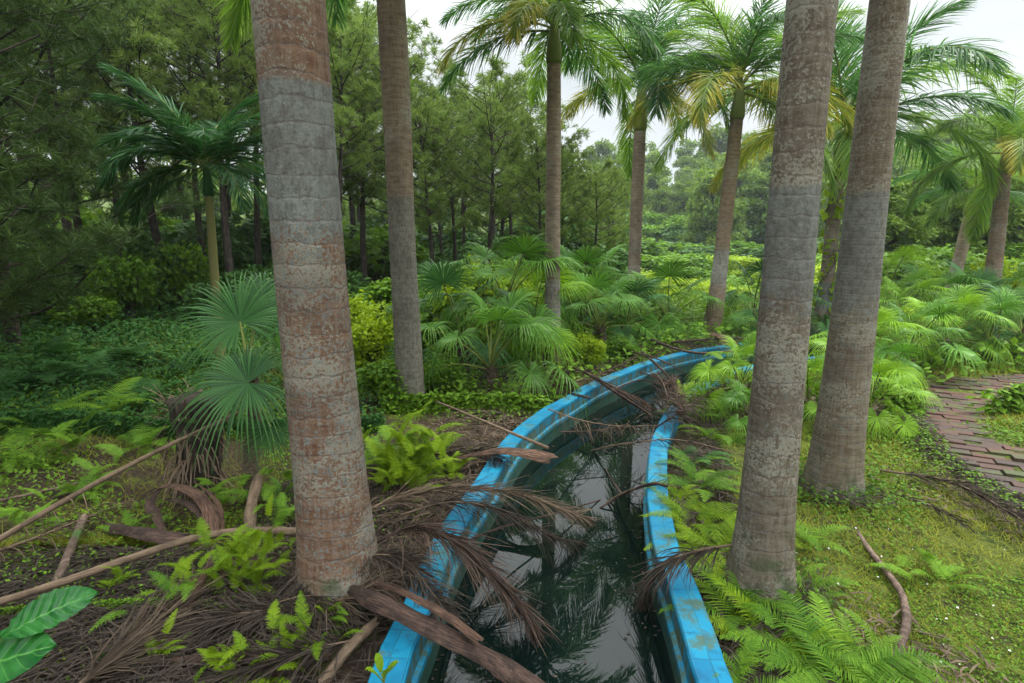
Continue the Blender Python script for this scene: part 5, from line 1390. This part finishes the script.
s_ = sheath('x', q_, .03, .06, 'boot', 1.15, .006, prof=([0, .3, .8, 1], [.015, .04, .075, .07]))
for kk in ('label', 'category', 'group'): del s_[kk]
s_.name = 'sheath'
g = G(); tube(g, spine([(425, 397, .1), (460, 411, .2), (500, 428, .27), (548, 448, .24)], 20), np.linspace(.008, .013, 20), 8); st_ = g.obj('stalk', M['stick'], smooth=True)
o.location = q_[0]
for ob in (s_, st_):
    ob.parent = o; ob.location = Vector(ob.location) - Vector(o.location)
sheath('curled dark red sheath lying at the foot of the fibrous stump', spine([(214, 532, .06), (208, 510, .14), (192, 492, .22), (168, 486, .2), (155, 492, .12)], 22), .05, .02, 'boot', 1.0, prof=([0, .2, .6, 1], [.05, .062, .04, .012]))
sheath('thin curled sheath tucked inside the dark red curled one', spine([(206, 530, .05), (198, 512, .12), (183, 502, .17), (166, 500, .12)], 18), .03, .02, 'boot_dark', .9, prof=([0, .4, 1], [.02, .045, .01]))
sheath('dark folded sheath left of the fibrous stump foot', spine([(165, 540, .03), (158, 520, .10), (150, 505, .12), (160, 490, .16)], 18), .03, .02, 'boot_dark', .8, prof=([0, .5, 1], [.02, .05, .012]))
sheath('narrow split sheath strip between the stump and the smooth stalk', spine([(222, 536, .04), (222, 518, .1), (215, 500, .15), (198, 484, .2)], 16), .02, .01, 'boot', .7, prof=([0, .5, 1], [.018, .028, .008]))
sheath('flat sheath lying in front of the fibrous stump foot', spine([(110, 528, .05), (150, 535, .1), (190, 540, .06)], 14), .05, .06, 'boot_dark', 1.2)
sheath('pointed rusty sheath leaning down between the ferns below the smooth stalk', spine([(213, 563, .16), (195, 590, .12), (180, 615, .07), (172, 632, .03)], 16), .02, .04, 'boot', 1.3)
sheath('small curled rusty sheath end near the red brown stalks', spine([(162, 625, .06), (180, 628, .09), (188, 640, .03)], 10), .03, .035, 'boot', 1.4)
sheath('grey brown half buried stalk leaning beside the stem of the bluish fan palm', spine([(252, 545, .0), (250, 510, .1), (258, 475, .25)], 14), .035, .03, 'stick', 2.0)
sheath('upper of two red brown stalks lying at the bottom edge', spine([(165, 662, .06), (230, 655, .09), (330, 655, .08)], 20), .022, .018, 'boot', 2.4, name='dry_stalk', group='loose stalks at the bottom edge')
sheath('lower of two red brown stalks lying at the bottom edge', spine([(160, 673, .05), (230, 672, .06), (300, 668, .06)], 20), .022, .016, 'boot_dark', 2.4, name='dry_stalk', group='loose stalks at the bottom edge')
sheath('broken pale stalk end leaning at the end of the two red brown stalks', spine([(318, 685, .03), (345, 650, .08), (375, 620, .08)], 16), .022, .02, 'stick', 2.3, name='dry_stalk')
sheath('short mossy stalk lying left of the bundle of grey leaflets', spine([(52, 590, .05), (70, 548, .08), (84, 515, .12)], 14), .022, .02, 'root', 2.6, name='dry_stalk')
sheath('small orange sheath on the heap at the far end of the wall', spine([(712, 335, .28), (722, 337, .3), (735, 345, .24)], 10), .05, .09, 'boot', 1.3)
def branch(label, pts, r0, r1, mt='root', name='fallen_branch', cat='branch', kids=()):
    P = spine(pts, 30); o_ = thing(name, label, cat, P[0])
    g = G(); tube(g, P - P[0], np.linspace(r0, r1, 30), 9, noise=.07)
    for kp in kids: tube(g, spine(kp, 12) - P[0], np.linspace(r1 * 1.1, r1 * .4, 12), 6, noise=.05)
    g.obj('limb', M[mt], o_, smooth=True); return o_
branch('curved mossy root snaking through the grass from the farther twin trunk to the bottom edge', [(855, 528, .03), (868, 548, .05), (885, 570, .05), (902, 595, .04), (906, 625, .05), (895, 660, .05), (885, 700, .03)], .013, .02, name='curved_root', cat='root')
branch('thin forked branch dipping into the water beside the narrow blue wall', [(600, 508, -.19), (622, 495, -.1), (650, 484, .13), (668, 486, .14)], .007, .01, 'boot_dark', kids=[[(622, 495, -.1), (612, 480, -.15), (605, 468, -.19)]])
branch('dark branch reaching from the wall bend down to the water', [(642, 352, .2), (660, 368, .15), (678, 388, -.1), (685, 398, -.19)], .018, .012, 'boot_dark')
branch('dark branch across the near side of the bend', [(585, 372, .2), (612, 390, .15), (640, 408, -.1), (652, 416, -.19)], .016, .012, 'boot_dark', kids=[[(612, 390, .15), (640, 380, .12), (665, 385, .1)]])
branch('long thin dry branch under the water edge of the matted frond', [(452, 548, .12), (500, 528, .0), (560, 512, -.1), (600, 500, -.19)], .008, .005, 'boot_dark')
branch('dark branch lying on the soil behind the channel wall', [(468, 400, .05), (510, 392, .1), (560, 392, .1), (590, 398, .12)], .016, .012, 'boot_dark')
branch('dead branch on the shaded clearing floor', [(-20, 505, .03), (40, 492, .05), (90, 480, .05)], .012, .006, 'root')
branch('twiggy dead branch leaning among the far heap', [(640, 335, .2), (690, 352, .3), (740, 350, .2)], .02, .012, 'boot_dark')

# ------------------------------------------------------------------ broad green leaves in the near corner, small seedlings
def broad_leaf(g, org, tip, wid, nrm, m=0, curve=0.08):
    org, tip = np.array(org, float), np.array(tip, float)
    k = 22; u = np.linspace(0, 1, k)
    d = tip - org; L = np.linalg.norm(d); nrm = unit(np.array(nrm, float)); s_ = unit(np.cross(d, nrm))
    P = org + d * u[:, None] + nrm * (curve * L * np.sin(u * PI))[:, None]
    w = wid * np.interp(u, [0, .08, .3, .55, .8, .93, 1], [.06, .35, .85, 1, .75, .4, .02])
    c = 9; v = np.linspace(-1, 1, c)
    V = P[:, None] + s_ * (w[:, None] * v)[..., None] + nrm * ((np.abs(v) * .22 * w[:, None]) + 0.004 * np.sin(u * 55)[:, None] * np.abs(v) + 0.003 * np.sin((u[:, None] - .25 * np.abs(v)) * 90))[..., None]
    i = np.arange(k - 1)[:, None] * c; j = np.arange(c - 1)[None]
    g.add(V.reshape(-1, 3), np.stack([i + j, i + j + 1, i + c + j + 1, i + c + j], -1).reshape(-1, 4), t=np.repeat(u, c) * .6, r=rng.uniform(.2, .9), m=m, uv=np.stack([np.repeat(u, c), np.tile(v, k)], -1))
o = thing('broadleaf_plant', 'plant with big glossy green leaves rising into the bottom left corner', 'plant', (-1.42, 0.95, 0))
b = np.array(o.location)
Yl = 1.25
for (a_, t_, w_, dY) in [((0, 638, 1.12), (98, 592, 1.22), 0.048, 0), ((-70, 690, 1.1), (56, 645, 1.12), 0.07, 0), ((-90, 650, 1.1), (-10, 615, 1.3), 0.06, 0)]:
    g = G()
    A_, T_ = at(*a_[:2], a_[2]), at(*t_[:2], t_[2])
    broad_leaf(g, A_ - b, T_ - b, w_, (0.15, -0.55, 0.8), curve=.06)
    tube(g, spline([(0, 0, 0), (A_ - b) * [.4, .4, .7], A_ - b], 10), [.006] * 10, 6, m=1)
    g.obj('leaf', [M['veined'], M['petiole']], o, smooth=True)
for lab, px, py, z in [('three leaved seedling standing at the blue wall on the bottom edge', 383, 690, 0.1), ('small seedling at the foot of the thick trunk', 292, 622, 0.0), ('small seedling left of the smooth stalk end', 330, 625, 0)]:
    p_ = gp(px, py, z); o = thing('seedling', lab, 'seedling', p_)
    random.seed(px)
    for q in range(4):
        a = q * 1.7 + 0.4; g = G()
        tube(g, [(0, 0, 0), (0.005, 0, .03), (math.cos(a) * .012, math.sin(a) * .012, .06)], [.0025] * 3, 5, m=1)
        broad_leaf(g, (math.cos(a) * .012, math.sin(a) * .012, .06), (math.cos(a) * .06, math.sin(a) * .06, .10 + .01 * q), .016, (-math.cos(a) * .4, -math.sin(a) * .4, 1))
        g.obj('leaf', [M['fern'], M['petiole']], o, smooth=True)

# fallen white petals
rs = random.Random(3)
g = G(); leaves_at(g, np.array([[0, 0, 0.0]] * 1), np.array([0.02]), updir=.9, asp=.5); pm = g.mesh('petal', M['petal'])
cnt = 0
while cnt < 42:
    cx, cy = rs.choice([(985, 610), (960, 585), (870, 520), (840, 560), (915, 480), (780, 600), (1000, 640), (940, 650)])
    px, py = rs.gauss(cx, 28), rs.gauss(cy, 20)
    p_ = gp(px, py, .03)
    if py > 690 or inpoly(np.array([p_[0]]), np.array([p_[1]]), path_poly)[0]: continue
    o = link('petal', pm, None, (p_[0], p_[1], hz(p_[0], p_[1]) + rs.uniform(.02, .045)), (rs.gauss(0, .3), rs.gauss(0, .3), rs.uniform(0, 6)), rs.uniform(.4, .8))
    tag(o, 'small white petal fallen on the bank grass', 'petal', 'white petals fallen on the bank grass'); cnt += 1

# vine on the palm seen between the twin trunks
o = thing('climbing_vine', 'leafy vine climbing the palm seen between the twin leaning trunks', 'vine', (pH[0], pH[1], 0))
g = G(); n = 260
zz = rng.uniform(0, 3.4, n) ; a = rng.uniform(0, 2 * PI, n)
lx = (at(838, 178, pH[1])[0] - pH[0]) / at(838, 178, pH[1])[2]
P = np.stack([zz * lx + np.cos(a) * .2 * rng.uniform(.7, 1.5, n), np.sin(a) * .2, zz], 1)
leaves_at(g, P, 0.14, updir=.5, asp=.45); g.obj('foliage', M['leafy_lime'], o)
g = G(); zz = np.linspace(0, 3.4, 40); tube(g, np.stack([zz * lx + np.cos(zz * 4) * .16, np.sin(zz * 4) * .16, zz], 1), [.012] * 40, 5); g.obj('stem', M['twig'], o)

# ------------------------------------------------------------------ haze
HAZE = 0.0008
if HAZE:
    bpy.ops.mesh.primitive_cube_add(size=1, location=(0, 55, 8.5))
    hb = bpy.context.object; hb.name = 'haze'; hb.scale = (300, 170, 23)
    hb['kind'] = 'stuff'; hb['label'] = 'thin pale haze in the humid air'; hb['category'] = 'haze'
    m = bpy.data.materials.new('haze_air'); m.use_nodes = True; t = m.node_tree; t.nodes.clear()
    v = nd(t, 'ShaderNodeVolumePrincipled', {'Color': c4((0.85, 0.95, 1.0)), 'Density': HAZE, 'Anisotropy': 0.2})
    nd(t, 'ShaderNodeOutputMaterial', {'Volume': v.outputs[0]})
    hb.data.materials.append(m)
